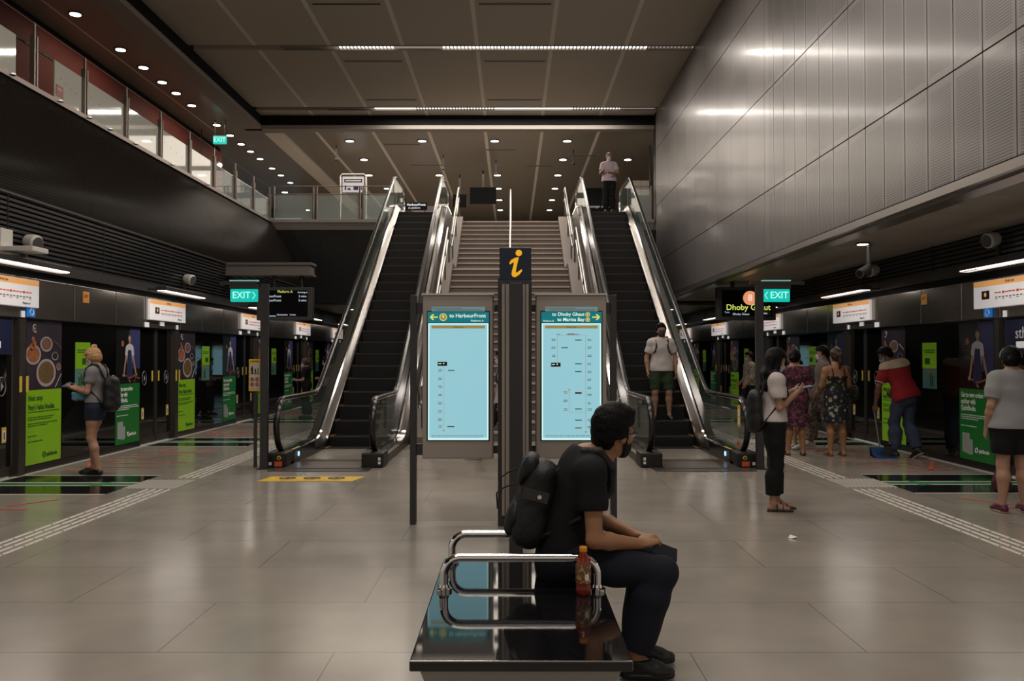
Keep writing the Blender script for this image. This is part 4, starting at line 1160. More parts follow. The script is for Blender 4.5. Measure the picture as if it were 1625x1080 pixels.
display(-5.55, -4.35, 19.15, 'hanging departure screen listing two HarbourFront trains', True)
display(4.46, 5.72, 19.1, 'hanging departure screen reading Dhoby Ghaut with an orange 8', False)
t = thing('support_beam', 'grey beam reaching from the louvred wall over the HarbourFront departure screen', 'beam', (-6.2, 19.3, 3.3))
MB().cbox((-6.23, 19.1, 3.28), (-4.37, 19.5, 3.50), .01).build('beam', mat('beam_grey', (.17, .155, .14), .5), t)
MB().box((-6.24, 19.06, 3.48), (-4.34, 19.54, 3.53)).box((-6.24, 19.06, 3.25), (-4.34, 19.54, 3.285)).build('flange', mat('beam_grey', (.17, .155, .14), .5), t)

# yellow escalator safety sign on its own thin post
t = thing('safety_sign', 'yellow and white escalator safety sign on a thin post by the dark signpost', 'sign', (-3.47, 11.9, 0))
MB().cbox((-3.49, 11.93, 0), (-3.45, 11.97, 1.5), .004).build('post', kio_d, t)
MB().cbox((-3.55, 11.90, 1.03), (-3.385, 11.92, 1.46), .006).build('sign_plate', yellow, t)
MB().box((-3.535, 11.893, 1.06), (-3.40, 11.899, 1.405)).build('picture_area', mat('sign_cream', (.55, .5, .42), .5), t)
text('CAUTION', .026, (-3.467, 11.895, 1.43), '-y', black_ink, t, bold=.0006)
m = MB(); q = 11.889
def stick(cx, cz, h):
    m.disc((cx, q, cz+h*.9), h*.10, 'y', 10)
    m.add([(cx-h*.10, q, cz), (cx+h*.10, q, cz), (cx+h*.13, q, cz+h*.78), (cx-h*.13, q, cz+h*.78)], [range(4)])
    m.add([(cx-h*.12, q, cz+h*.75), (cx-h*.28, q, cz+h*.35), (cx-h*.22, q, cz+h*.33), (cx-h*.05, q, cz+h*.7)], [range(4)])
stick(-3.50, 1.27, .10); stick(-3.455, 1.27, .065); m.box((-3.427, q, 1.27), (-3.418, q+.001, 1.34)); m.box((-3.53, q, 1.262), (-3.405, q+.001, 1.268))
for cx in (-3.50, -3.435):
    for cz in (1.19, 1.12): m.box((cx-.008, q, cz-.014), (cx+.008, q+.001, cz+.014))
m.build('pictogram', black_ink, t)
m = MB()
for cx in (-3.50, -3.435):
    for cz in (1.19, 1.12):
        m.tube([(cx+.024*math.cos(a), q-.002, cz+.024*math.sin(a)) for a in [PI*k/8 for k in range(16)]], .003, 4, closed=True)
        m.tube([(cx-.017, q-.002, cz+.017), (cx+.017, q-.002, cz-.017)], .003, 4)
m.build('prohibition_ring', mat('ring_red', (.5, .03, .02), .5), t)
# the same kind of sign beyond the other post
t = thing('safety_sign', 'yellow safety sign seen behind the shoulder of the woman in the puff-sleeve top', 'sign', (3.47, 11.9, 0))
MB().cbox((3.45, 11.93, 0), (3.49, 11.97, 1.5), .004).build('post', kio_d, t)
MB().cbox((3.385, 11.90, 1.03), (3.55, 11.92, 1.46), .006).build('sign_plate', yellow, t)
MB().box((3.40, 11.893, 1.06), (3.535, 11.899, 1.405)).build('picture_area', mat('sign_cream', (.55, .5, .42), .5), t)
text('CAUTION', .026, (3.467, 11.895, 1.43), '-y', black_ink, t, bold=.0006)

# ================================================================ floor markings
def sticker(name, lab, cat, poly, z, m, group=None):
    v = [(x, y, z) for x, y in poly]
    mb = MB().prism(poly, 'z', z-.002, z)
    o = mb.build(name, m); tag(o, lab, cat, group); return o
t = thing('floor_sticker', 'long yellow and white sticker on the floor before the empty escalator', 'sticker', (-2.45, 10.85, .001))
MB().prism([(-3.06, 10.60), (-1.92, 10.60), (-1.83, 11.02), (-2.99, 11.02)], 'z', .001, .004).build('base_print', yellow, t)
m = MB()
for cx in (-2.75, -2.45, -2.15):
    m.tube([(cx+.10*math.cos(a), 10.84+.07*math.sin(a), .0045) for a in [PI*k/10 for k in range(20)]], .008, 4, closed=True)
    m.box((cx-.02, 10.79, .004), (cx+.02, 10.9, .0055))
m.build('printed_symbols', navy, t)
text('Stand firm  Hold handrail  Mind your step', .06, (-2.45, 10.68, .005), 'z', red_orange, t, sx=.7)
mat_blk = mat('door_zone_black', (.014, .014, .013), .12)
mat_wl = mat('line_white', (.50, .48, .44), .4); mat_gl = mat('line_green', (.015, .20, .06), .4)
tape = mat('red_tape', (.55, .13, .10), .45)
tac = mat('tactile_tile', (.19, .17, .15), .45)
zone_names = ['beside the benches', 'second from the benches', 'third from the benches', 'fourth from the benches']
for s in (-1, 1):
    nm = "the blonde woman's side" if s < 0 else "the sweeper's side"
    y00 = 9.62 if s < 0 else 9.72
    for k in range(4):
        y0 = y00 + 5.11*k; y1 = y0+1.47
        xi = [s*4.42, s*6.18]; a, b_ = min(xi), max(xi)
        t = thing('waiting_zone', 'striped black, white and green door zone on %s, %s' % (nm, zone_names[k]), 'floor marking', ((a+b_)/2, (y0+y1)/2, .001), 'striped door zones on the floor')
        MB().box((a, y0, .0005), (b_, y1, .002)).build('black_area', mat_blk, t)
        ym = (y0+y1)/2
        MB().box((a, y0-.05, .0008), (b_, y0, .0026)).box((a, y1, .0008), (b_, y1+.05, .0026)).box((a, ym-.14, .002), (b_, ym-.08, .003)).box((a, ym+.10, .002), (b_, ym+.16, .003)).build('white_line', mat_wl, t)
        MB().box((a, ym-.06, .002), (b_, ym+.07, .003)).build('green_line', mat_gl, t)
        sgn = 1 if s < 0 else -1
        x = s*4.8
        MB().add([(x-sgn*.25, ym-.02, .0034), (x+sgn*.05, ym-.20, .0034), (x+sgn*.05, ym+.2, .0034)], [(0, 1, 2)]).build('green_arrow', mat_gl, t)
        # tactile dots at the door
        d0 = 3.84
        t = thing('tactile_patch', 'patch of raised warning dots on %s, %s' % (nm, zone_names[k]), 'tactile paving', (s*4.14, ym, 0), 'patches of warning dots')
        xa, xb = sorted((s*3.82, s*4.42))
        MB().box((xa, ym-.35, .0), (xb, ym+.35, .0025)).build('tile', tac, t)
        m = MB(); nx_ = 12
        for i in range(12):
            for j in range(14):
                cx, cy = xa+.025+.05*i, ym-.325+.05*j
                m.lathe((cx, cy, .002), [(.016, 0), (.011, .007)], 7)
        m.build('raised_dots', mat('tactile_stud', (.55, .52, .47), .3), t)
    # white line along the screen foot
    struct('trim_%d' % (5 if s < 0 else 6), MB().box((s*6.12, 5, .0), (s*6.19, 34, .006)), mat_wl)
    # guiding path: four rows of bars
    t = thing('tactile_path', 'long raised guiding bars in the floor on the %s side' % ("blonde woman's" if s < 0 else "sweeper's"), 'tactile paving', (s*3.98, 12, 0))
    for r_ in range(4):
        x = s*(3.86 + .083*r_)
        m = MB(); y = 4.6
        while y < 32:
            ok = all(abs(y+.14-((y00+5.11*k)+.735)) > .48 for k in range(4))
            if ok: m.prism([(x-.016, .0), (x-.010, .006), (x+.010, .006), (x+.016, .0)], 'y', y, y+.275)
            y += .30
        m.build('guide_bar', mat('tactile_stud', (.48, .45, .40), .3), t)
    # red distancing tape
    random.seed(11 if s < 0 else 12)
    k = 0
    def tp(xa, ya, xb, yb, w=.05):
        global_lab = ['red tape mark on the floor of the %s side, %.1f m up the platform' % ("blonde woman's" if s < 0 else "sweeper's", ya)]
        d = Vector((xb-xa, yb-ya, 0)); nrm = Vector((-d.y, d.x, 0)).normalized()*w/2
        P = [(xa-nrm.x, ya-nrm.y), (xb-nrm.x, yb-nrm.y), (xb+nrm.x, yb+nrm.y), (xa+nrm.x, ya+nrm.y)]
        o = sticker('tape_mark', 'strip of red tape stuck to the floor between the door zones', 'tape', P, .0045, tape, 'red tape marks on the platform floor')
    for j in range(5):
        y0 = y00 + 5.11*j
        lay = [(4.75, -.95, 5.5, -.95), (5.0, -1.35, 5.9, -1.35), (4.75, -.35, 5.05, -.75), (5.45, -.3, 5.6, -.6), (5.3, -1.7, 6.0, -1.7), (5.6, -2.05, 6.1, -2.1),
               (5.1, 1.75, 5.9, 2.1), (4.7, 2.3, 5.9, 2.35), (5.5, 1.9, 6.0, 2.9), (4.6, 2.9, 5.6, 2.7)]
        if j == 0: lay = lay
        for (x1, a, x2, b_) in lay:
            tp(s*x1, y0+a, s*x2, y0+b_)
# small litter on the floor
t = MB(); t.add([(2.30, 7.28, .003), (2.34, 7.26, .02), (2.33, 7.36, .004), (2.30, 7.33, .025), (2.28, 7.31, .002)], [(0, 1, 3), (1, 2, 3), (0, 3, 4), (2, 4, 3)])
tag(t.build('paper_scrap', white_paint), 'tiny white paper scrap on the floor before the woman in black trousers', 'litter')

# ================================================================ camera and fittings on the soffits
t = thing('security_camera', 'grey tubular security camera hanging from the soffit near the orange header notice', 'security camera', (5.18, 12.8, 3.12))
MB().lathe((5.18, 12.8, 3.085), [(.06, 0), (.06, .035)], 16).build('ceiling_mount', satin_steel, t)
MB().tube([(5.18, 12.8, 3.09), (5.18, 12.8, 2.80), (5.16, 12.79, 2.78)], .033, 12).build('stem', mat('camera_grey', (.28, .26, .25), .4, .3), t)
a, b_ = Vector((5.19, 12.82, 2.80)), Vector((4.98, 12.62, 2.68))
d = (b_-a).normalized()
MB().tube([a-d*.01, a, b_, b_+d*.005], [.03, .055, .062, .058], 18).build('camera_body', mat('camera_grey', (.28, .26, .25), .4, .3), t)
MB().tube([b_+d*.004, b_+d*.012], .048, 16).build('lens', black_ink, t)
# round lamp and square lamp in that soffit
c = downlight(5.02, 12.6, 3.118, lab='round downlight in the low soffit just before the tubular camera', group='lamps in the low soffit'); c.scale = (.62, .62, 1)
for i, (x, y) in enumerate(((4.36, 15.2), (4.36, 20.6))):
    t = thing('soffit_lamp', 'small rectangular lamp in the edge of the low soffit, ' + ('nearer the camera stem' if i == 0 else 'farther along'), 'ceiling light', (x, y, 3.1), 'lamps in the low soffit')
    MB().box((x-.08, y-.30, 3.055), (x+.08, y+.30, 3.09)).build('frame', rim_m, t)
    MB().box((x-.06, y-.27, 3.048), (x+.06, y+.27, 3.056)).build('lens', lamp_white, t)
# platform downlights under the far soffit
for s in (-1, 1):
    for y in (28, 31, 34):
        c = downlight(s*5.0, y, 2.998, lab='round downlight under the low ceiling far along the %s platform' % ("blonde woman's" if s < 0 else "sweeper's"), group='downlights far along the platforms')
t = thing('support_bracket', 'pale bracketed camera arm at the picture edge above the HarbourFront map board', 'bracket', (-5.9, 10.4, 2.8))
MB().cbox((-6.2, 10.2, 2.72), (-5.55, 10.55, 2.78), .01).build('arm', white_paint, t)
MB().cbox((-6.15, 10.25, 2.78), (-5.95, 10.5, 3.0), .01).build('housing', white_paint, t)

# ================================================================ upper concourse
t = thing('exit_sign', 'small green EXIT sign hanging above the red corridor', 'sign', (-8.3, 25, 7.65))
MB().cbox((-8.50, 24.97, 7.53), (-8.12, 25.03, 7.76), .01).build('sign_body', ex_m, t)
for x in (-8.45, -8.17): MB().tube([(x, 25, 7.76), (x, 25, ZU)], .012, 6).build('hanger', dark_grey, t)
text('EXIT', .17, (-8.31, 24.965, 7.645), '-y', ex_t, t)
t = thing('concourse_screen', 'large black screen hanging over the head of the stairs', 'display', (-1.05, 31.9, 7.34))
MB().cbox((-1.53, 31.9, 7.03), (-.57, 32.0, 7.63), .01).build('screen', scr_k, t)
MB().tube([(-1.05, 31.95, 7.6), (-1.05, 31.95, ZU)], .03, 8).build('hanger', dark_grey, t)
t = thing('concourse_screen', 'smaller black screen next to the large one over the stairs', 'display', (-1.9, 32.6, 7.3))
MB().cbox((-2.2, 32.6, 7.02), (-1.68, 32.7, 7.5), .01).build('screen', scr_k, t)
MB().tube([(-1.94, 32.65, 7.5), (-1.94, 32.65, ZU)], .025, 8).build('hanger', dark_grey, t)
t = thing('directory_board', 'white directory board on tall posts behind the concourse railing', 'information board', (-5.45, 30, ZF))
for x in (-5.85, -4.98): MB().tube([(x, 30, ZF), (x, 30, 7.62)], .03, 8).build('post', satin_steel, t)
MB().tube([(-5.85, 30, 7.62), (-5.8, 30, 7.70), (-5.05, 30, 7.70), (-4.98, 30, 7.62)], .03, 8).build('top_loop', satin_steel, t)
MB().cbox((-5.78, 29.97, 7.08), (-5.05, 30.02, 7.62), .01).build('board', mat('directory_white', (.42, .40, .44), .4, emit=(.8, .78, .85), es=.22), t)
MB().box((-5.72, 29.96, 7.42), (-5.11, 29.968, 7.53)).build('title_band', black_ink, t)
MB().box((-5.68, 29.955, 7.46), (-5.15, 29.962, 7.49)).build('title_text', white_ink, t)
m = MB()
for x, w, h in ((-5.7, .05, .16), (-5.6, .10, .06), (-5.4, .16, .14), (-5.2, .08, .10)): m.box((x, 29.96, 7.16), (x+w, 29.968, 7.16+h))
m.build('diagram', navy, t)
t = thing('wall_notice_board', 'cream four-panel notice board beyond the head of the riding escalator', 'notice board', (4.1, 28, 7))
for a in (3.86, 4.12):
    for z in (6.62, 6.86): MB().cbox((a, 28, z), (a+.25, 28.04, z+.23), .004).build('panel', mat('notice_cream', (.36, .31, .25), .5), t)
MB().tube([(4.4, 28.02, 6.5), (4.4, 28.02, ZU)], .02, 6).build('hanger', dark_grey, t)
t = thing('service_booth', 'black booth with white Passenger service lettering behind the masked man', 'booth', (2.9, 29, ZF))
MB().cbox((2.40, 29, ZF+.2), (3.30, 29.9, 7.05), .06).build('cabin', scr_k, t)
text('Passenger service', .12, (2.86, 28.99, 6.43), '-y', mid_grey if False else white_ink, t, sx=.9)
MB().box((2.3, 28.9, ZF), (3.4, 29.95, ZF+.55)).build('plinth', mat('booth_plinth', (.30, .12, .10), .4), t)
t = thing('concourse_sign', 'black sign with white lettering at the head of the empty escalator', 'sign', (-3.0, 27.2, ZF+.6))
MB().cbox((-3.30, 27.2, 6.02), (-2.62, 27.26, 6.26), .01).build('panel', scr_k, t)
text('HarbourFront', .10, (-2.96, 27.19, 6.18), '-y', glow('sign_white', (1, 1, 1), .8), t, bold=.002)
text('to platform', .08, (-3.02, 27.19, 6.08), '-y', glow('sign_white', (1, 1, 1), .8), t)
MB().tube([(-3.2, 27.23, ZF), (-3.2, 27.23, 6.05)], .02, 6).tube([(-2.7, 27.23, ZF), (-2.7, 27.23, 6.05)], .02, 6).build('leg', dark_grey, t)
t = thing('shop_display', 'pinkish lit shelves far behind the head of the empty escalator', 'shop display', (-3.2, 34, ZF))
MB().box((-3.9, 34.0, ZF), (-2.9, 34.5, 7.3)).build('case', mat('shop_case', (.10, .08, .08), .5), t)
for k in range(4): MB().box((-3.8, 33.95, 6.3+.22*k), (-3.0, 33.99, 6.42+.22*k)).build('shelf_light', glow('shelf_pink', (1, .8, .85), .35), t)
t = thing('blue_glow_area', 'pale blue glass shopfront with added glowing slats beyond the red corridor', 'glowpanel', (-12, 38, ZF))
for k in range(6): MB().box((-14.0, 40, ZF+.3+.38*k), (-9.6, 40.05, ZF+.42+.38*k)).build('glow_slat', glow('slat_blue', (.55, .72, .9), .22), t)  # slats and pane behind them added for the bluish glow past the corridor
MB().box((-14.2, 40.1, ZF), (-9.4, 40.2, ZU)).build('window', mat('glow_backing', (.05, .065, .07), .1), t)
for i, (x, y) in enumerate(((-5.6, 28), (-2.3, 29.4), (-.55, 30.2), (2.0, 28.6))):
    t = thing('ceiling_sensor', 'thin dark stem sensor hanging from the concourse ceiling', 'sensor', (x, y, ZU), 'stem sensors of the concourse ceiling')
    MB().tube([(x, y, ZU), (x, y, ZU-.42)], .016, 6).build('stem', dark_grey, t)
    MB().lathe((x, y, ZU-.50), [(.02, 0), (.06, .03), (.06, .05), (.02, .08)], 10).build('head', rim_m, t)
for i, (x, y, z) in enumerate(((-8.9, 26.6, 7.35), (-9.1, 26.0, 7.25))):
    t = thing('spotlight', 'small spotlight on a stalk at the far end of the red corridor, ' + ('upper one' if i == 0 else 'lower one'), 'spotlight', (x, y, z), 'spotlights at the corridor end')
    MB().tube([(x, y, z), (x-.1, y+.02, z+.25), (x-.1, y+.02, ZU)], .012, 6).build('stem', dark_grey, t)
    MB().tube([(x, y, z), (x+.08, y-.10, z-.10)], [.05, .09], 12).build('housing', white_paint, t)
    MB().tube([(x+.082, y-.103, z-.103), (x+.086, y-.108, z-.108)], .08, 12).build('lens', lamp_white, t)
# ================================================================ smooth bodies: one continuous surface from tapered limbs
class Field:
    """a distance field filled limb by limb, then turned into one closed mesh"""
    def __init__(s, h): s.h = h; s.ops = []
    def cap(s, a, b, ra, rb=None, k=.02, flat=None, cut=()):
        rb = ra if rb is None else rb
        s.ops.append(('cap', np.array(a, float), np.array(b, float), ra, rb, k, flat, cut)); return s
    def ell(s, c, r, R=None, k=.02, cut=()):
        s.ops.append(('ell', np.array(c, float), np.array(r, float), np.eye(3) if R is None else np.array(R), k, None, None, cut)); return s
    def chain(s, pts, rs, k=.02, **kw):
        for i in range(len(pts)-1): s.cap(pts[i], pts[i+1], rs[i], rs[i+1], k, **kw)
        return s
    def bounds(s, op):
        if op[0] == 'cap':
            m = max(op[3], op[4]); a, b = op[1], op[2]
            if op[6] is not None: m = m * max(1, op[6][1]) if len(op[6]) > 1 else m
            return np.minimum(a, b) - m, np.maximum(a, b) + m
        m = op[2].max(); return op[1] - m, op[1] + m
    def mesh(s, clips=(), wrinkle=0.0, wf=14.0):
        h = s.h
        L = [s.bounds(o) for o in s.ops]
        pad = 3*h + .01 + wrinkle
        lo = np.min([a for a, _ in L], 0) - pad; hi = np.max([b for _, b in L], 0) + pad
        n = np.ceil((hi-lo)/h).astype(int) + 1
        D = np.full(n, .5, np.float32)
        ax = [lo[i] + h*np.arange(n[i]) for i in range(3)]
        for o, (a, b) in zip(s.ops, L):
            kk = o[5] if o[0] == 'cap' else o[4]
            p = kk + 3*h
            i0 = np.maximum(((a-p-lo)/h).astype(int), 0); i1 = np.minimum(((b+p-lo)/h).astype(int)+2, n)
            sl = tuple(slice(i0[i], i1[i]) for i in range(3))
            X, Y, Z = np.meshgrid(*[ax[i][sl[i]] for i in range(3)], indexing='ij')
            X = X.astype(np.float32); Y = Y.astype(np.float32); Z = Z.astype(np.float32)
            if o[0] == 'cap':
                A, B, ra, rb = o[1], o[2], o[3], o[4]
                dx, dy, dz = X-A[0], Y-A[1], Z-A[2]
                u = B-A
                if o[6] is not None:               # flattened: (axis, factor)
                    nax = np.array(o[6][0], float); f = o[6][1]
                    nax = nax/np.linalg.norm(nax)
                    dn = dx*nax[0]+dy*nax[1]+dz*nax[2]; g = 1/f - 1
                    dx = dx+dn*nax[0]*g; dy = dy+dn*nax[1]*g; dz = dz+dn*nax[2]*g
                    u = u + np.dot(u, nax)*nax*g
                L2 = float(u@u) + 1e-9
                t = np.clip((dx*u[0]+dy*u[1]+dz*u[2])/L2, 0, 1)
                d = np.sqrt((dx-t*u[0])**2+(dy-t*u[1])**2+(dz-t*u[2])**2) - (ra+t*(rb-ra))
                if o[6] is not None: d = d*min(1, f*1.25)
            else:
                C, r, R = o[1], o[2], o[3]
                dx, dy, dz = X-C[0], Y-C[1], Z-C[2]
                q = [dx*R[0][i]+dy*R[1][i]+dz*R[2][i] for i in range(3)]
                k0 = np.sqrt(sum((q[i]/r[i])**2 for i in range(3)))+1e-6; k1 = np.sqrt(sum((q[i]/r[i]**2)**2 for i in range(3)))+1e-6
                d = k0*(k0-1)/k1
            for c in o[7]:
                d = np.maximum(d, c(X, Y, Z))
            E = D[sl]
            if kk > 0:
                hh = np.maximum(kk-np.abs(E-d), 0)/kk
                D[sl] = np.minimum(E, d) - hh*hh*kk*.25
            else: D[sl] = np.minimum(E, d)
        if clips or wrinkle:
            X, Y, Z = np.meshgrid(*ax, indexing='ij')
            if wrinkle:
                D = D + wrinkle*(np.sin(wf*X+2.1*np.sin(wf*.7*Z))*np.sin(wf*1.3*Z+1.7*np.sin(wf*.6*Y+wf*.5*X)) + .5*np.sin(wf*2.3*Z+wf*1.1*X+3*np.sin(wf*.5*Y)))
            for c in clips: D = np.maximum(D, c(X, Y, Z))
        D[0] = D[-1] = .5; D[:, 0] = D[:, -1] = .5; D[:, :, 0] = D[:, :, -1] = .5
        return nets(D.astype(np.float32), lo, h)
def nets(D, lo, h):
    I = D < 0
    nx, ny, nz = D.shape
    c = np.zeros((nx-1, ny-1, nz-1), np.int8)
    offs = [(i, j, k) for i in (0, 1) for j in (0, 1) for k in (0, 1)]
    for (i, j, k) in offs: c += I[i:nx-1+i, j:ny-1+j, k:nz-1+k]
    act = (c > 0) & (c < 8)
    idx = np.argwhere(act)
    vid = np.full(act.shape, -1, np.int32); vid[act] = np.arange(len(idx))
    acc = np.zeros((len(idx), 3)); cnt = np.zeros(len(idx))
    val = {o: D[idx[:, 0]+o[0], idx[:, 1]+o[1], idx[:, 2]+o[2]] for o in offs}
    for a in offs:
        for d in range(3):
            if a[d]: continue
            b = list(a); b[d] = 1; b = tuple(b)
            va, vb = val[a], val[b]
            m = (va < 0) != (vb < 0)
            t = np.where(m, va/np.where(m, va-vb, 1), 0)
            p = np.array(a, float)[None].repeat(len(idx), 0); p[:, d] += t
            acc[m] += p[m]; cnt[m] += 1
    V = lo + h*(idx + acc/np.maximum(cnt, 1)[:, None])
    F = []
    for d in range(3):
        sl0 = [slice(1, -1)]*3; 
        A = [slice(1, s-1) for s in D.shape]; B = [slice(1, s-1) for s in D.shape]
        B[d] = slice(2, D.shape[d])
        A[d] = slice(1, D.shape[d]-1)
        ia, ib = I[tuple(A)], I[tuple(B)]
        e = np.argwhere(ia != ib) + 1
        if not len(e): continue
        fl = I[e[:, 0], e[:, 1], e[:, 2]]
        u, v = [(1, 2), (2, 0), (0, 1)][d]
        def at(du, dv):
            q = e.copy(); q[:, u] -= du; q[:, v] -= dv
            return vid[q[:, 0], q[:, 1], q[:, 2]]
        Q = np.stack([at(1, 1), at(0, 1), at(0, 0), at(1, 0)], 1)
        Q[~fl] = Q[~fl][:, ::-1]
        F.append(Q[(Q >= 0).all(1)])
    return V, (np.concatenate(F) if F else np.zeros((0, 4), int))
def field_obj(name, fld, m, parent, xf=None, label=None, clips=(), wrinkle=0.0, wf=14.0, smooth=1):
    V, F = fld.mesh(clips, wrinkle, wf)
    if smooth and len(F):
        for _ in range(smooth):                    # light averaging along edges
            s_ = np.zeros_like(V); n_ = np.zeros(len(V))
            for i in range(4):
                a, b = F[:, i], F[:, (i+1) % 4]
                for q in range(3): s_[:, q] += np.bincount(a, V[b, q], len(V))
                n_ += np.bincount(a, minlength=len(V))
            ok = n_ > 0; V[ok] = V[ok]*.5 + .5*s_[ok]/n_[ok, None]
    if xf is not None: V = xf(V)
    me = bpy.data.meshes.new(name)
    me.vertices.add(len(V)); me.vertices.foreach_set('co', V.astype(np.float32).ravel())
    me.loops.add(len(F)*4); me.loops.foreach_set('vertex_index', F.astype(np.int32).ravel())
    me.polygons.add(len(F)); me.polygons.foreach_set('loop_start', np.arange(0, len(F)*4, 4, dtype=np.int32))
    me.update(calc_edges=True); me.polygons.foreach_set('use_smooth', np.ones(len(F), bool))
    me.validate()
    me.materials.append(m)
    o = bpy.data.objects.new(name, me); link(o); o.parent = parent
    if label: o['label'] = label
    return o
def half(p, nrm):
    p = np.array(p, float); nrm = np.array(nrm, float); nrm = nrm/np.linalg.norm(nrm)
    c = float(p@nrm)
    return lambda X, Y, Z: X*nrm[0]+Y*nrm[1]+Z*nrm[2]-c       # keeps the side opposite to nrm
def rotm(yaw=0, pitch=0, roll=0):
    """head turn: yaw to the person's left (+), pitch down (+), roll"""
    y, p, r = [math.radians(v) for v in (yaw, pitch, roll)]
    Rz = np.array([[math.cos(y), -math.sin(y), 0], [math.sin(y), math.cos(y), 0], [0, 0, 1]])
    Rx = np.array([[1, 0, 0], [0, math.cos(-p), -math.sin(-p)], [0, math.sin(-p), math.cos(-p)]])
    Ry = np.array([[math.cos(r), 0, math.sin(r)], [0, 1, 0], [-math.sin(r), 0, math.cos(r)]])
    return Rz @ Rx @ Ry

skin_l = mat('skin_light', (0.36, 0.20, 0.135), 0.5, var=.08, vscale=9)
skin_t = mat('skin_tan', (0.34, 0.165, 0.085), 0.5, var=.08, vscale=9)
skin_d = mat('skin_dark', (0.15, 0.07, 0.042), 0.5, var=.08, vscale=9)
hair_k = mat('hair_black', (0.004, 0.0035, 0.0035), 0.5, spec=.14, bump=.8, bscale=90)
hair_b = mat('hair_brown', (0.045, 0.018, 0.010), 0.4, bump=.5, bscale=90)
hair_y = mat('hair_blonde', (0.42, 0.25, 0.10), 0.45, bump=.6, bscale=70, var=.3, vscale=40)
eye_w = mat('eye_dark', (0.02, 0.012, 0.01), 0.15)

def hand(F, w, d, nrm, side, curl=.5, r=.0088, thumb=.6, size=1.0):
    """five-fingered hand: w wrist, d pointing direction, nrm the palm's facing direction, side +1 if the thumb lies towards d x nrm"""
    w = np.array(w, float); d = np.array(d, float); d /= np.linalg.norm(d)
    nrm = np.array(nrm, float); nrm -= d*(nrm@d); nrm /= np.linalg.norm(nrm)
    x = np.cross(d, nrm)*side; z = size
    F.cap(w, w+d*.045*z, .026*z, .030*z, .015, flat=(nrm, .55))
    F.cap(w+d*.03*z-x*.016*z, w+d*.082*z-x*.022*z, .021*z, .019*z, .012, flat=(nrm, .62))
    F.cap(w+d*.03*z+x*.014*z, w+d*.085*z+x*.022*z, .022*z, .019*z, .012, flat=(nrm, .62))
    for i, (off, ln, fx) in enumerate(((.031, .070, .07), (.0105, .078, .02), (-.0105, .072, -.04), (-.030, .058, -.10))):
        p = w + d*(.088-.004*abs(i-1))*z + x*off*z
        dd = d + x*fx; dd /= np.linalg.norm(dd)
        a = 0; seg = (.42, .32, .26)
        for j, sg in enumerate(seg):
            a += curl*(.75, 1.0, .7)[j]*(1+.12*i)
            v = dd*math.cos(a) + nrm*math.sin(a)
            q = p + v*ln*sg*z
            F.cap(p, q, r*(1-.10*j)*(.92 if i == 3 else 1), r*(1-.10*(j+1))*(.92 if i == 3 else 1), .004)
            p = q
    p = w + d*.022*z + x*.024*z
    q = p + (d*.55 + x*.62 + nrm*.35*thumb)*.040*z
    F.cap(p, q, .0135*z, .0115*z, .010)
    q2 = q + (d*.85 + x*.12 + nrm*.5*thumb)*.030*z; F.cap(q, q2, .0112*z, .0095*z, .004)
    q3 = q2 + (d*.85 - x*.10 + nrm*.6*thumb)*.022*z; F.cap(q2, q3, .0095*z, .0078*z, .004)

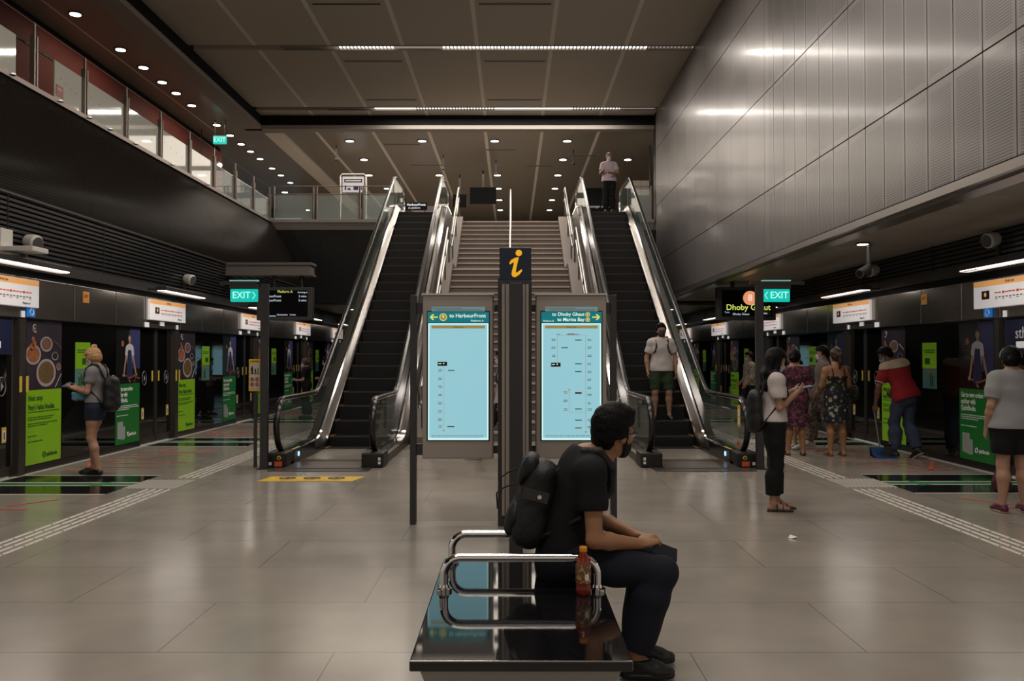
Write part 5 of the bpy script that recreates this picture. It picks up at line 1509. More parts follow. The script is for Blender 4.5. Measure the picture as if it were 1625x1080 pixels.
STD = dict(pel=(0, 0, .93), wst=(0, .005, 1.08), chs=(0, 0, 1.27), nck=(0, -.012, 1.435), hed=(0, .012, 1.572),
           shR=(.165, -.01, 1.358), elR=(.215, -.03, 1.09), wrR=(.225, .045, .84),
           shL=(-.165, -.01, 1.358), elL=(-.215, -.03, 1.09), wrL=(-.225, .045, .84),
           hpR=(.085, 0, .90), knR=(.095, .02, .49), anR=(.095, -.015, .085),
           hpL=(-.085, 0, .90), knL=(-.095, .02, .49), anL=(-.095, -.015, .085))
class Figure:
    def __init__(s, label, loc, face, height, joints=None, head=(0, 0, 0), h=.010, skin=None, build=1.0, cat='person', female=False, toes=None, group=None, hands=None, feet=(0, 0), footpitch=(0, 0), seated=None, facedetail=False):
        """face: heading in degrees, 0 = looking up the hall (+Y), 90 = towards -X, -90 = towards +X"""
        s.J = {k: np.array(v, float) for k, v in dict(STD, **(joints or {})).items()}
        s.k = height/1.70; s.h = h/s.k; s.g = build; s.fem = female
        s.Rh = rotm(*head); s.skin = skin or skin_l
        s.t = thing('person', label, cat, loc, group)
        a = math.radians(face); s.A = np.array([[math.cos(a), -math.sin(a), 0], [math.sin(a), math.cos(a), 0], [0, 0, 1]])
        s.xf = lambda V: (V*s.k) @ s.A.T
        s.toe = [None, None]
        s.feet = feet; s.fp = footpitch
        s.body(hands or {}, facedetail)
    def hp(s, p):                                 # head-local point to body space
        return s.J['hed'] + s.Rh @ np.array(p, float)
    def foot(s, i):
        a = math.radians(s.feet[i]); return np.array([math.sin(a)*-1, math.cos(a), 0])
    def torso(s, F, e=0.0, low=True, k=.05, cut=()):
        J, g = s.J, s.g; f = .66
        up = (J['chs']-J['pel']); up /= np.linalg.norm(up)
        xr = (J['shR']-J['shL']); xr /= np.linalg.norm(xr)
        fw = np.cross(up, xr); fw /= np.linalg.norm(fw)
        s.fw = fw; s.up = up; s.xr = xr
        wx = J['wst']
        hipw = (.155 if s.fem else .150)*g; wa = (.118 if s.fem else .135)*g; ch = (.142 if s.fem else .160)*g
        F.cap(J['pel'], J['pel']+up*.03, hipw+e, hipw+e-.006, k, flat=(fw, f+.07), cut=cut) if low else None
        F.cap(J['pel']+up*.04, wx, hipw-.012+e, wa+e, k, flat=(fw, f+.04), cut=cut)
        F.cap(wx, J['chs'], wa+e, ch+e, k, flat=(fw, f), cut=cut)
        F.cap(J['chs'], J['chs']+up*.05, ch+e, ch*.93+e, k, flat=(fw, f), cut=cut)
        for q in ('R', 'L'):
            F.cap(J['nck']-up*.05, J['sh'+q]-up*.008, .062*g+e*.8, .052*g+e*.8, .05, cut=cut)
        if s.fem:
            for q in (-1, 1): F.ell(J['chs']+xr*q*.068+fw*.062+up*-.005, (.062+e*.6, .056+e*.6, .060+e*.6), np.stack([xr, fw, up], 1), .04, cut=cut)
        return F
    def arm(s, F, q, e=0.0, frac=9.0, cut=()):
        J, g = s.J, s.g; a = .92 if s.fem else 1.0
        sh, el, wr = J['sh'+q], J['el'+q], J['wr'+q]
        F.cap(sh, sh*.55+el*.45, (.050*a+e)*g, (.044*a+e)*g, .03, cut=cut)
        F.cap(sh*.55+el*.45, el, (.044*a+e)*g, (.037*a+e)*g, .02, cut=cut)
        if frac > 1:
            F.cap(el, el*.7+wr*.3, (.037*a+e)*g, (.039*a+e)*g, .02, cut=cut)
            F.cap(el*.7+wr*.3, wr, (.039*a+e)*g, (.025*a+e), .02, cut=cut)
    def leg(s, F, q, e=0.0, cut=(), lower=True, shape=0.0):
        J, g = s.J, s.g
        hp, kn, an = J['hp'+q], J['kn'+q], J['an'+q]
        F.cap(hp, hp*.5+kn*.5, (.086+e)*g, (.070+e)*g, .04, cut=cut)
        F.cap(hp*.5+kn*.5, kn, (.070+e)*g, (.052+e)*g, .03, cut=cut)
        if lower:
            d = an-kn; d /= np.linalg.norm(d)
            back = s.calf_back(q)
            m = kn*.68+an*.32+back*.016
            F.cap(kn, m, (.050+e)*g, (.054+e)*g, .03, cut=cut)
            F.cap(m, an, (.054+e+shape)*g, (.033+e+shape), .03, cut=cut)
    def calf_back(s, q):
        return -s.foot(0 if q == 'R' else 1)
    def footcap(s, F, q, e=0.0, k=.02, sole=False, cut=()):
        i = 0 if q == 'R' else 1
        an = s.J['an'+q]; f = s.foot(i); p = math.radians(s.fp[i])
        f2 = f*math.cos(p) - np.array([0, 0, 1])*math.sin(p); dn = -np.array([0, 0, 1])*math.cos(p) - f*math.sin(p)
        heel = an + dn*.046 - f2*.030; ball = an + dn*.052 + f2*.115; toe = an + dn*.057 + f2*.165
        F.cap(an, heel, .034+e, .030+e, k, cut=cut); F.cap(heel, ball, .029+e, .033+e, k, cut=cut)
        F.cap(an+f2*.02, ball, .036+e, .028+e, k, cut=cut); F.cap(ball, toe, .033+e, .024+e, k, flat=((0, 0, 1), .8), cut=cut)
        return heel, ball, toe, f2, dn
    def headprims(s, F, e=0.0, k=.02, cut=(), jaw=True):
        R = s.Rh; P = s.hp
        F.ell(P((0, -.012, .028)), (.074+e, .093+e, .090+e), R, k, cut=cut)
        if jaw:
            F.ell(P((0, .022, -.045)), (.056+e, .062+e, .066+e), R, .03, cut=cut)
            F.ell(P((0, .058, -.088)), (.028+e, .026+e, .022+e), R, .02, cut=cut)
    def body(s, hands, fd):
        J = s.J; F = Field(s.h)
        s.headprims(F)
        P = s.hp
        F.cap(P((0, .080, .002)), P((0, .098, -.028)), .009, .013, .012)
        F.cap(P((-.045, .068, .022)), P((.045, .068, .022)), .010, .010, .014)
        F.ell(P((0, .078, -.058)), (.024, .012, .007), s.Rh, .008)
        F.ell(P((0, .077, -.068)), (.020, .012, .007), s.Rh, .008)
        for q in (-1, 1):
            F.ell(P((q*.078, -.008, -.008)), (.010, .020, .032), s.Rh, .006)
            F.ell(P((q*.055, .045, -.018)), (.022, .022, .02), s.Rh, .02)
        nb = P((0, -.030, -.055))
        F.cap(J['nck']-np.array([0, 0, .02]), nb, .060 if not s.fem else .052, .050 if not s.fem else .043, .03)
        s.torso(F)
        for q in ('R', 'L'):
            s.arm(F, q); s.leg(F, q); s.footcap(F, q, -.006)
            el, wr = J['el'+q], J['wr'+q]
            d = wr-el; d = d/np.linalg.norm(d)
            H = dict(d=d, n=(1 if q == 'L' else -1, 0, 0), side=None, curl=.35, thumb=.6, size=.98 if not s.fem else .9)
            H.update(hands.get(q, {}))
            nn = np.array(H['n'], float)
            sd = H['side']
            if sd is None:                        # thumb points forward when the palms face in
                x = np.cross(np.array(H['d'], float), nn); ref = np.array(H.get('thumbto', (0, 1, .2)), float)
                sd = 1 if x@ref > 0 else -1
            hand(F, wr, H['d'], nn, sd, H['curl'], max(.0088, s.h*.95), H['thumb'], H['size'])
        field_obj('body', F, s.skin, s.t, s.xf)
        for q in (-1, 1):
            E = Field(.004 if fd else .006).ell(P((q*.031, .066, .006)), (.0135, .012, .008), s.Rh, .002)
            field_obj('eye', E, eye_w, s.t, s.xf, smooth=0)
            B = Field(.004 if fd else .006).cap(P((q*.018, .081, .026)), P((q*.045, .071, .028)), .0045, .003, .002)
            field_obj('eyebrow', B, hair_k, s.t, s.xf, smooth=0)
    # ---- clothes
    def top(s, m, hem=.90, sleeve=.55, e=.014, nm='shirt', k=.05, wr=.003, collar=.03, h=None, sl_e=None, flare=0.0, low=True, label=None, hip=None):
        F = Field(h or s.h); J = s.J
        s.torso(F, e, low=low)
        if hip is None:
            r_ = (.168 if s.fem else .172)*s.g+e; F.cap(J['pel']+s.up*.02, J['pel']-s.up*.06, r_-.01, r_, .05, flat=(s.fw, .70))
            F.cap(J['pel']-s.up*.05, J['pel']-s.up*.16, r_-.004, r_-.004, .05, flat=(s.fw, .74))
        if flare: F.cap(J['wst'], J['pel'] - s.up*.02, (.125)*s.g+e, (.15+flare)*s.g+e, .04, flat=(s.fw, .72))
        F.cap(J['nck']-s.up*.045, J['nck']-s.up*.02, .066*s.g+e*.5, .060*s.g+e*.3, .03)
        if sleeve > 0:
            for q in ('R', 'L'):
                sh, el, w = J['sh'+q], J['el'+q], J['wr'+q]
                if sleeve <= 1.0:
                    d = el-sh; c = half(sh+d*sleeve, d)
                    s.arm(F, q, (e if sl_e is None else sl_e)+.004, frac=.9, cut=(c,))
                else:
                    d = w-el; c = half(el+d*(sleeve-1), d)
                    s.arm(F, q, e if sl_e is None else sl_e, cut=(c,))
        hp = J['pel'] + s.up*(hem-.93)
        cl = [half(hp, -s.up if hip is None else hip), half(J['nck']+s.up*collar*.7, s.up)]
        return field_obj(nm, F, m, s.t, s.xf, clips=cl, wrinkle=wr, label=label)
    def trousers(s, m, length=1.0, e=.016, nm='trousers', waist=1.0, wr=.003, shape=.0, label=None, wf=14.0, h=None):
        """length: 0 hip .. .5 knee .. 1 ankle"""
        F = Field(h or s.h); J = s.J; g = s.g
        up = s.up
        wc = half(J['pel']+up*(waist-.93), up)
        F.cap(J['pel']-up*.02, J['pel']+up*.05, .150*g+e*.6, .140*g+e*.6, .05, flat=(s.fw, .74), cut=(wc,))
        for q in ('R', 'L'):
            kn, an, hp = J['kn'+q], J['an'+q], J['hp'+q]
            if length <= .5:
                d = kn-hp; c = half(hp+d*length*2, d); s.leg(F, q, e, cut=(c,), lower=False)
            else:
                d = an-kn; c = half(kn+d*((length-.5)*2), d); s.leg(F, q, e, cut=(c,), shape=shape)
        return field_obj(nm, F, m, s.t, s.xf, clips=[] if abs(up[2]) < .985 else [wc], wrinkle=wr, wf=wf, label=label)
    def shoes(s, m, sole_m=None, e=.007, nm='shoe', top=.055):
        for q in ('R', 'L'):
            F = Field(min(s.h, .008))
            i = 0 if q == 'R' else 1; an = s.J['an'+q]; p = math.radians(s.fp[i]); f = s.foot(i)
            upv = np.array([0, 0, 1])*math.cos(p) + f*math.sin(p)
            heel, ball, toe, f2, dn = s.footcap(F, q, e)
            c = half(an+upv*(top-.055), upv); c2 = half(an+dn*.079, dn)
            o = field_obj(nm, F, m, s.t, s.xf, clips=[c, c2])
            if sole_m:
                G = Field(min(s.h, .008))
                G.cap(heel+dn*.02, ball+dn*.014, .036, .042, .01); G.cap(ball+dn*.014, toe+dn*.010, .042, .032, .01)
                so = field_obj('sole', G, sole_m, o, s.xf, clips=[half(an+dn*.062, -dn), half(an+dn*.084, dn)])
    def sandals(s, m):
        for q in ('R', 'L'):
            an = s.J['an'+q]; i = 0 if q == 'R' else 1; f = s.foot(i); z = np.array([0, 0, 1.0])
            G = Field(min(s.h, .008))
            heel = an-z*.070-f*.03; toe = an-z*.070+f*.17
            G.cap(heel, toe, .036, .042, .01)
            xx = np.cross(f, z)
            so = field_obj('sandal', G, m, s.t, s.xf, clips=[half(an-z*.0845, -z), half(an-z*.066, z)]); G = Field(min(s.h, .008))
            for a, tp_ in ((.035, -.026), (.10, .020)):
                for t_ in np.linspace(-1, 1, 7):
                    p0 = an+f*a - z*(tp_+(.068-tp_)*t_*t_) + xx*.043*t_
                    p1 = an+f*a - z*(tp_+(.068-tp_)*min(1, t_+.33)**2) + xx*.043*min(1, t_+.33)
                    G.cap(p0, p1, .009, .009, .003)
            field_obj('strap', G, m, so, s.xf, clips=[half(an-z*.0845, -z)])
    def hair(s, m, style='short', e=.016, nm='hair', vol=0.0):
        P = s.hp; R = s.Rh; F = Field(min(s.h, .007) if s.h < .008 else .008)
        fwd = R @ np.array([0, 1., 0]); upv = R @ np.array([0, 0, 1.]); rt = R @ np.array([1., 0, 0])
        c0 = P((0, 0, 0))
        def face(X, Y, Z):                         # positive where the face must stay clear
            y = (X-c0[0])*fwd[0]+(Y-c0[1])*fwd[1]+(Z-c0[2])*fwd[2]
            z = (X-c0[0])*upv[0]+(Y-c0[1])*upv[1]+(Z-c0[2])*upv[2]
            x = (X-c0[0])*rt[0]+(Y-c0[1])*rt[1]+(Z-c0[2])*rt[2]
            side = np.abs(x) > .045
            a = np.minimum(y-.022+.35*np.clip(z, -.2, .05), .070-.35*np.maximum(.09-y, 0)-z)   # forehead box
            if style in ('short',):
                b = np.minimum(-.018-z, y+.055)    # clear below the ears except the nape
                return np.maximum(a, b)
            return a
        F.ell(P((0, -.018, .032+vol*.4)), (.077+e, .096+e, .092+e+vol), R, .01, cut=(face,))
        if style == 'short':
            F.ell(P((0, -.055, -.025)), (.062+e*.6, .052+e*.6, .062), R, .02, cut=(face,))
            F.ell(P((.02, .030, .098+vol)), (.055, .050, .022), R, .03)
        else:
            F.ell(P((0, -.045, -.02)), (.074+e*.6, .060+e, .075), R, .02, cut=(face,))
        if style == 'bun':
            F.ell(P((0, -.075, .125)), (.040, .040, .038), R, .012)
            F.cap(P((-.04, .06, .075)), P((.05, .055, .08)), .02, .018, .02)
            F.cap(P((.068, .05, .03)), P((.072, .045, -.04)), .008, .004, .01); F.cap(P((-.068, .05, .03)), P((-.072, .045, -.04)), .008, .004, .01)
        if style == 'lowbun': F.ell(P((0, -.125, -.03)), (.045, .04, .045), R, .012)
        if style == 'pony':
            a = P((0, -.10, .03)); F.chain([a, a+np.array([0, -.045, -.03]), a+np.array([0, -.05, -.13]), a+np.array([0, -.02, -.24])], [.03, .036, .034, .012], .02)
        if style == 'long':
            a = P((0, -.07, .0))
            for dx in (-.05, 0, .05):
                F.chain([a+rt*dx, a+rt*dx*1.3+np.array([0, -.035, -.16]), a+rt*dx*1.5+np.array([0, -.045, -.30]), a+rt*dx*1.3+np.array([0, -.02, -.42])], [.045, .052, .046, .016], .03)
            for q in (-1, 1):
                F.chain([P((q*.07, .01, .02)), P((q*.085, .02, -.08)), P((q*.09, .015, -.19)), P((q*.09, .01, -.28))], [.022, .026, .024, .010], .02)
        return field_obj(nm, F, m, s.t, s.xf, wrinkle={'short': .002, 'long': .0012}.get(style, .0025), wf=55)
    def mask(s, m, e=.007, label=None):
        F = Field(.006); P = s.hp; R = s.Rh
        fwd = R @ np.array([0, 1., 0]); upv = R @ np.array([0, 0, 1.])
        s.headprims(F, e)
        F.cap(P((0, .086, -.016)), P((0, .098, -.030)), .012, .018, .02)
        F.ell(P((0, .074, -.06)), (.035, .030, .03), R, .02)
        o = field_obj('face_mask', F, m, s.t, s.xf, clips=[half(P((0, 0, -.012)), upv-.25*fwd), half(P((0, 0, -.112)), -upv), half(P((0, .012, -.05)), -fwd - .35*upv)], label=label)
        for q in (-1, 1):
            L = Field(.006).chain([P((q*.058, .035, -.03)), P((q*.083, -.002, .022)), P((q*.086, -.022, .0)), P((q*.060, .02, -.075))], [.0035]*4, .002)
            field_obj('ear_loop', L, m, o, s.xf, smooth=0)
    def glasses(s):
        F = Field(.004); P = s.hp
        for q in (-1, 1):
            pts = [P((q*.032+.024*math.cos(a), .092, .005+.017*math.sin(a))) for a in [PI*k/6 for k in range(13)]]
            F.chain(pts, [.0028]*13, .001)
            F.cap(P((q*.058, .088, .012)), P((q*.082, -.01, .010)), .0028, .0028, .001)
        F.cap(P((-.010, .093, .010)), P((.010, .093, .010)), .0028, .0028, .001)
        field_obj('glasses', F, mat('glasses_frame', (.01, .01, .01), .2), s.t, s.xf, smooth=0)
    def w(s, p):                                    # body space to world
        return tuple(np.array(s.t.location) + s.xf(np.array([p], float))[0])
# ================================================================ people and what they carry
def cloth(name, col, rough=.8, **k): return mat(name, col, rough, spec=.25, bump=.25, bscale=160, **k)
tee_black = cloth('tee_black', (.010, .010, .012)); navy_cloth = cloth('trousers_navy', (.012, .013, .022))
white_cloth = cloth('cotton_white', (.54, .49, .48)); black_cloth = cloth('cloth_black', (.008, .008, .009))
grey_cloth = cloth('cotton_grey', (.20, .195, .20)); green_cloth = cloth('shorts_green', (.035, .060, .030))
denim = cloth('denim', (.045, .060, .10), var=.3, vscale=30); denim_d = cloth('denim_dark', (.020, .028, .055), var=.4, vscale=25)
lilac = cloth('polo_lilac', (.46, .38, .42)); red_cloth = cloth('polo_red', (.26, .016, .022)); cream = cloth('cream_cloth', (.50, .40, .30))
mask_w = cloth('mask_white', (.55, .50, .52)); mask_g = cloth('mask_grey', (.05, .05, .06)); mask_k = cloth('mask_black', (.012, .012, .014)); mask_b = cloth('mask_blue', (.25, .36, .45))
shoe_k = mat('shoe_black', (.012, .012, .013), .4); sole_w = mat('sole_pale', (.42, .34, .30), .6); shoe_w = mat('shoe_white', (.45, .42, .40), .5)
shoe_m = mat('shoe_maroon', (.08, .012, .03), .5); tan_leather = mat('tan_leather', (.16, .07, .03), .5)
bag_k = mat('bag_black', (.012, .012, .013), .55, spec=.4, bump=.4, bscale=60)
phone_m = mat('phone_body', (.02, .022, .028), .2); phone_s = mat('phone_screen', (.02, .03, .05), .15, emit=(.35, .5, .8), es=.08)
def pattern(name, base, cols, scale, thr=.5, kind='noise'):
    m = bpy.data.materials.new(name); m.use_nodes = True
    n, l = nodes(m); b = n['Principled BSDF']; tc = n.new('ShaderNodeTexCoord')
    prev = None
    for i, c in enumerate(cols):
        if kind == 'flower':
            t = n.new('ShaderNodeTexVoronoi'); t.inputs['Scale'].default_value = scale*(1+.35*i); out = t.outputs['Distance']
        else:
            t = n.new('ShaderNodeTexNoise'); t.inputs['Scale'].default_value = scale*(1+.4*i); t.inputs['Distortion'].default_value = 1.2; out = t.outputs['Fac']
        mp = n.new('ShaderNodeMapping'); mp.inputs['Location'].default_value = (i*3.3, i*1.7, i*5.1)
        l.new(tc.outputs['Object'], mp.inputs[0]); l.new(mp.outputs[0], t.inputs['Vector'])
        f = math_node(n, l, 'LESS_THAN' if kind == 'flower' else 'GREATER_THAN', out, thr)
        mx = n.new('ShaderNodeMix'); mx.data_type = 'RGBA'; l.new(f, mx.inputs[0])
        if prev is None: mx.inputs[6].default_value = (*base, 1)
        else: l.new(prev, mx.inputs[6])
        mx.inputs[7].default_value = (*c, 1); prev = mx.outputs[2]
    l.new(prev, b.inputs['Base Color']); b.inputs['Roughness'].default_value = .8
    return m
magenta_p = pattern('magenta_print', (.04, .010, .028), [(.12, .018, .045), (.19, .045, .075), (.018, .008, .018)], 9, .52)
floral_p = pattern('floral_print', (.008, .008, .010), [(.32, .31, .27), (.28, .22, .04), (.05, .08, .10)], 9, .26, 'flower')
camo_p = pattern('camo_print', (.20, .15, .11), [(.10, .07, .05), (.28, .23, .18), (.05, .04, .035)], 12, .55)
plaid_p = pattern('plaid_print', (.38, .32, .24), [(.14, .11, .09), (.46, .40, .30)], 16, .54)

def phone(c, R, lab, lit=True, size=(.075, .150, .009)):
    t = thing('mobile_phone', lab, 'phone', tuple(c))
    R = Matrix([list(r) for r in R])
    m = MB().obox(c, size, R); m.build('phone_case', phone_m, t)
    cc = Vector(c) + R @ Vector((0, 0, size[2]/2+.0006))
    MB().obox(cc, (size[0]*.9, size[1]*.9, .001), R).build('phone_screen', phone_s if lit else phone_m, t)
def basis(u, v):
    """rotation with local y along u (long side) and local z near v (screen normal)"""
    u = Vector(u).normalized(); v = Vector(v); v = (v-u*u.dot(v)).normalized(); x = u.cross(v)
    return [(x[i], u[i], v[i]) for i in range(3)]
def backpack(lab, fig, depth=.16, wid=.28, z0=.98, z1=1.38, m=None, rim=None, h=.010, strap=None, pocket=True, drop=0.0, straps=True, gap=.0, pull=True):
    """worn on the back of fig; built in fig's body space"""
    m = m or bag_k; J = fig.J; fw, up, xr = fig.fw, fig.up, fig.xr
    t = thing('backpack', lab, 'backpack', tuple(fig.t.location))
    back = .125*fig.g + .012 + gap
    base = J['pel']; L = float((J['chs']-J['pel'])@up)
    P = lambda x, y, z: base + xr*x - fw*(back+y) + up*(z-.93) + (J['chs']-J['pel']-up*L)*0
    F = Field(h)
    for x in (-1, 1):
        F.cap(P(x*(wid/2-.07), depth*.45, z0+.08), P(x*(wid/2-.08), depth*.42, z1-.09), .085, .075, .05, flat=(fw, min(1, depth/.17)))
    F.cap(P(0, depth*.5, z0+.08), P(0, depth*.45, z1-.10), .095, .085, .06, flat=(fw, min(1, depth/.17)))
    field_obj('main_compartment', F, m, t, fig.xf, wrinkle=.004, wf=22)
    if pocket:
        F = Field(h).cap(P(-.06, depth*.95, z0+.09), P(.06, depth*.95, z0+.09), .06, .06, .03, flat=(fw, .55)).cap(P(-.06, depth*.93, z0+.15), P(.06, depth*.93, z0+.15), .055, .055, .03, flat=(fw, .5))
        field_obj('front_pocket', F, m, t, fig.xf, wrinkle=.003, wf=26)
        F = Field(h).cap(P(-.075, depth*.80, z1-.05), P(.075, depth*.80, z1-.05), .055, .055, .03, flat=(fw, .8)).cap(P(-.07, depth*.98, z1-.11), P(.07, depth*.98, z1-.11), .04, .04, .03, flat=(fw, .5))
        field_obj('top_flap', F, m, t, fig.xf, wrinkle=.003, wf=26)
    if straps:
        for q, sg in (('R', 1), ('L', -1)):
            sh = J['sh'+q]; n_ = J['nck']
            s0 = sh*.62+n_*.38
            F = Field(.008)
            e = .062
            pts = [P(sg*.06, .01, z1-.06), s0+up*(e-.008)-fw*.055, s0+up*(e+.006)+fw*.01, s0+fw*.085+up*.01, s0*.8+J['pel']*.2+fw*.115+xr*sg*.015, J['chs']+fw*.112*fig.g+xr*sg*.125-up*.06, J['chs']+fw*.03+xr*sg*.175-up*.12, P(sg*.11, .02, z0+.06)]
            F.chain(pts, [.016, .021, .022, .021, .018, .014, .012, .012], .012)
            field_obj('strap', F, strap or m, t, fig.xf)
    if rim:
        F = Field(.008)
        F.chain([P(.10*math.cos(a)*1.1, depth*.55, z1-.13+.13*math.sin(a)) for a in [PI*k/8 for k in range(9)]], [.007]*9, .004)
        field_obj('piping', F, rim, t, fig.xf)
    return t

# ---- the seated man ----------------------------------------------------------
J = dict(pel=(0, .235, .565), wst=(0, .245, .705), chs=(0, .315, .885), nck=(0, .412, 1.030), hed=(-.012, .492, 1.128),
         shR=(.170, .365, .965), elR=(.215, .375, .665), wrR=(.085, .600, .622),
         shL=(-.170, .375, .975), elL=(-.22, .42, .69), wrL=(-.045, .610, .630),
         hpR=(.085, .27, .545), knR=(.120, .695, .500), anR=(.105, .560, .095),
         hpL=(-.085, .27, .545), knL=(-.125, .700, .500), anL=(-.075, .60, .095))
m1 = Figure('seated person in black T-shirt and backpack turning to look along the hall', (0, 4.235, 0), -90, 1.70, J, head=(34, 6, 4), h=.0055, skin=skin_t, facedetail=True, feet=(-4, 6),
            hands=dict(R=dict(d=(-.45, .75, .12), n=(-.25, -.2, -1), curl=.75, thumb=.5, thumbto=(-1, .2, 0)), L=dict(d=(.35, .8, .0), n=(.3, -.2, -.8), curl=.8, thumb=.6, thumbto=(1, .2, 0))))
m1.top(tee_black, hem=.90, sleeve=.55, e=.014, nm='tee_shirt', wr=.003, sl_e=.016, hip=(0, -.35, -1))
m1.trousers(navy_cloth, length=.94, e=.020, wr=.004, shape=.022, wf=11)
m1.hair(hair_k, 'short', e=.017, vol=.012)
m1.mask(mask_k); m1.glasses()
m1.shoes(shoe_k, shoe_k)
for q in ('R', 'L'):
    an = m1.J['an'+q]; F = Field(.006)
    for k in range(4): F.cap(an+np.array([-.028, .035+.026*k, .012-.011*k]), an+np.array([.028, .047+.026*k, .010-.011*k]), .0045, .0045, .002)
    field_obj('shoe_lace', F, mat('lace_grey', (.10, .10, .10), .7), m1.t, m1.xf)
bp = backpack('bulky black backpack worn by the seated man, with flap and front pocket', m1, depth=.165, wid=.31, z0=.93, z1=1.35, h=.007, gap=-.03)
# leather tab, rivet, cords of the pack
P = lambda x, y, z: m1.xf(np.array([m1.J['pel'] + m1.xr*x - m1.fw*y + m1.up*(z-.93)]))[0] + np.array(m1.t.location)
a = P(.165, .13, 1.19); b_ = P(.165, .25, 1.19)
mm = MB(); d = Vector(b_)-Vector(a)
mm.obox((Vector(a)+Vector(b_))/2, (.012, d.length, .05), Matrix([list(r) for r in basis(d, (0, 0, 1))]))
mm.build('side_tab', mat('tab_leather', (.03, .028, .027), .35), bp)
MB().tube([tuple(Vector(a)+d*.35+Vector((0, -.012, 0))), tuple(Vector(a)+d*.35+Vector((0, -.02, 0)))], .010, 12).build('rivet', bright_steel, bp)
for k, (x, z) in enumerate(((.03, 1.24), (.05, 1.17))):
    q = Vector(P(x, .34, z)); MB().tube([q+Vector((.05, 0, .02)), q, q+Vector((-.035, -.01, -.025)), q+Vector((-.03, 0, -.10))], .004, 6).build('cord', bag_k, bp)
hc = m1.w((.06, .722, .580))
phone(hc, basis((.9, .25, -.38), (.2, -.75, .6)), 'dark phone in the hands of the seated man', lit=False, size=(.065, .125, .012))

# ---- woman in the puff-sleeve top ---------------------------------------------
JP = dict(elR=(.19, .01, 1.08), wrR=(.085, .225, 1.235), elL=(-.19, .01, 1.08), wrL=(-.055, .235, 1.255), hed=(0, .035, 1.560),
          anR=(.07, -.03, .085), anL=(-.07, .05, .085), knR=(.075, .01, .49), knL=(-.075, .05, .49))
hp_ = dict(R=dict(d=(-.3, .75, .35), n=(-.6, -.2, .7), curl=.8, thumb=.8, thumbto=(-.5, .2, 1)), L=dict(d=(.1, .85, .25), n=(.3, -.4, .8), curl=.7, thumb=.8, thumbto=(0, 0, 1)))
w2 = Figure('person in white puff-sleeve top and black trousers with long black hair, using a phone', (2.55, 8.62, 0), -90, 1.585, JP, head=(0, 26, 0), h=.008, female=True, feet=(-5, 5), hands=hp_)
w2.top(white_cloth, hem=.93, sleeve=.62, e=.016, nm='blouse', wr=.004, sl_e=.034)
w2.trousers(black_cloth, length=.90, e=.020, wr=.004, waist=1.02, shape=.016)
w2.hair(hair_k, 'long', e=.018); w2.mask(mask_w); w2.sandals(shoe_k)
backpack('slim black backpack on the woman in the puff-sleeve top', w2, depth=.13, wid=.26, z0=.82, z1=1.26, h=.009, pocket=False)
phone(w2.w((.015, .33, 1.285)), basis((.95, .1, .15), (-.35, -.2, 1)), 'dark phone held up by the woman in the puff-sleeve top')

# ---- blonde woman ---------------------------------------------------------------
JB = dict(elL=(-.20, .03, 1.10), wrL=(-.08, .265, 1.14), elR=(.20, .03, 1.10), wrR=(.05, .28, 1.15), hed=(0, .055, 1.545), nck=(0, .01, 1.43),
          knR=(.085, .10, .50), anR=(.07, .06, .085), knL=(-.085, .03, .49), anL=(-.075, -.06, .085), pel=(0, 0, .92))
hb = dict(L=dict(d=(.3, .9, .15), n=(.4, -.2, .8), curl=.7, thumb=.8, thumbto=(0, 0, 1)), R=dict(d=(-.2, .9, .2), n=(-.3, -.2, .8), curl=.7, thumb=.8, thumbto=(0, 0, 1)))
w3 = Figure('person with blonde bun, grey T-shirt and denim shorts, looking down at a phone', (-5.27, 11.2, 0), 90, 1.63, JB, head=(-6, 24, 0), h=.009, female=True, feet=(5, -8), hands=hb, skin=mat('skin_rosy', (.42, .225, .15), .5))
w3.top(grey_cloth, hem=.965, sleeve=.55, e=.017, nm='tee_shirt', wr=.004)
w3.trousers(denim_d, length=.20, e=.020, nm='shorts', waist=1.04)
w3.hair(hair_y, 'bun', e=.014); w3.mask(mask_w); w3.shoes(shoe_k)
backpack('black backpack with beige piping on the blonde woman', w3, depth=.15, wid=.30, z0=.86, z1=1.32, rim=cream, h=.010, pocket=False)
phone(w3.w((-.01, .385, 1.185)), basis((.2, .9, .35), (0, -.4, .9)), 'pale blue phone held by the blonde woman')
t = thing('jacket', 'light blue cloth hanging from the arm of the blonde woman', 'clothing', w3.w((-.09, .20, 1.02)))
q = w3.w((0, .19, 1.06)); F = Field(.012)
for k in range(5): F.cap((q[0]-.07+.035*k, q[1]-.09, q[2]+.02), (q[0]-.065+.033*k, q[1]-.09, q[2]-.05-.01*(k % 2)), .020, .022, .02)
o = field_obj('cloth', F, cloth('cloth_pale_blue', (.10, .22, .30)), t, lambda V: V-np.array(t.location), wrinkle=.004, wf=40)

# ---- on the escalators ----------------------------------------------------------
LN = slope_line(0.0)
def step_z(y):
    for (a, za), (b_, zb) in zip(LN, LN[1:]):
        if a <= y <= b_: return za + (zb-za)*(y-a)/max(b_-a, 1e-6)
    return ZF
JE = dict(elR=(.255, -.02, 1.10), wrR=(.25, .05, .86), elL=(-.255, -.02, 1.10), wrL=(-.25, .05, .86), hpR=(.09, 0, .9), knR=(.115, .03, .49), anR=(.12, -.01, .085), knL=(-.13, .03, .49), anL=(-.14, .0, .085))
m4 = Figure('person in white T-shirt and green shorts standing on the escalator', (2.59, 15.32, step_z(15.1)-.006), 180, 1.665, JE, head=(0, 0, 0), h=.009, build=1.06, skin=skin_l, feet=(-8, 8))
m4.top(white_cloth, hem=.86, sleeve=.68, e=.022, nm='tee_shirt', wr=.005, sl_e=.022)
m4.trousers(green_cloth, length=.44, e=.026, nm='shorts', waist=1.0)
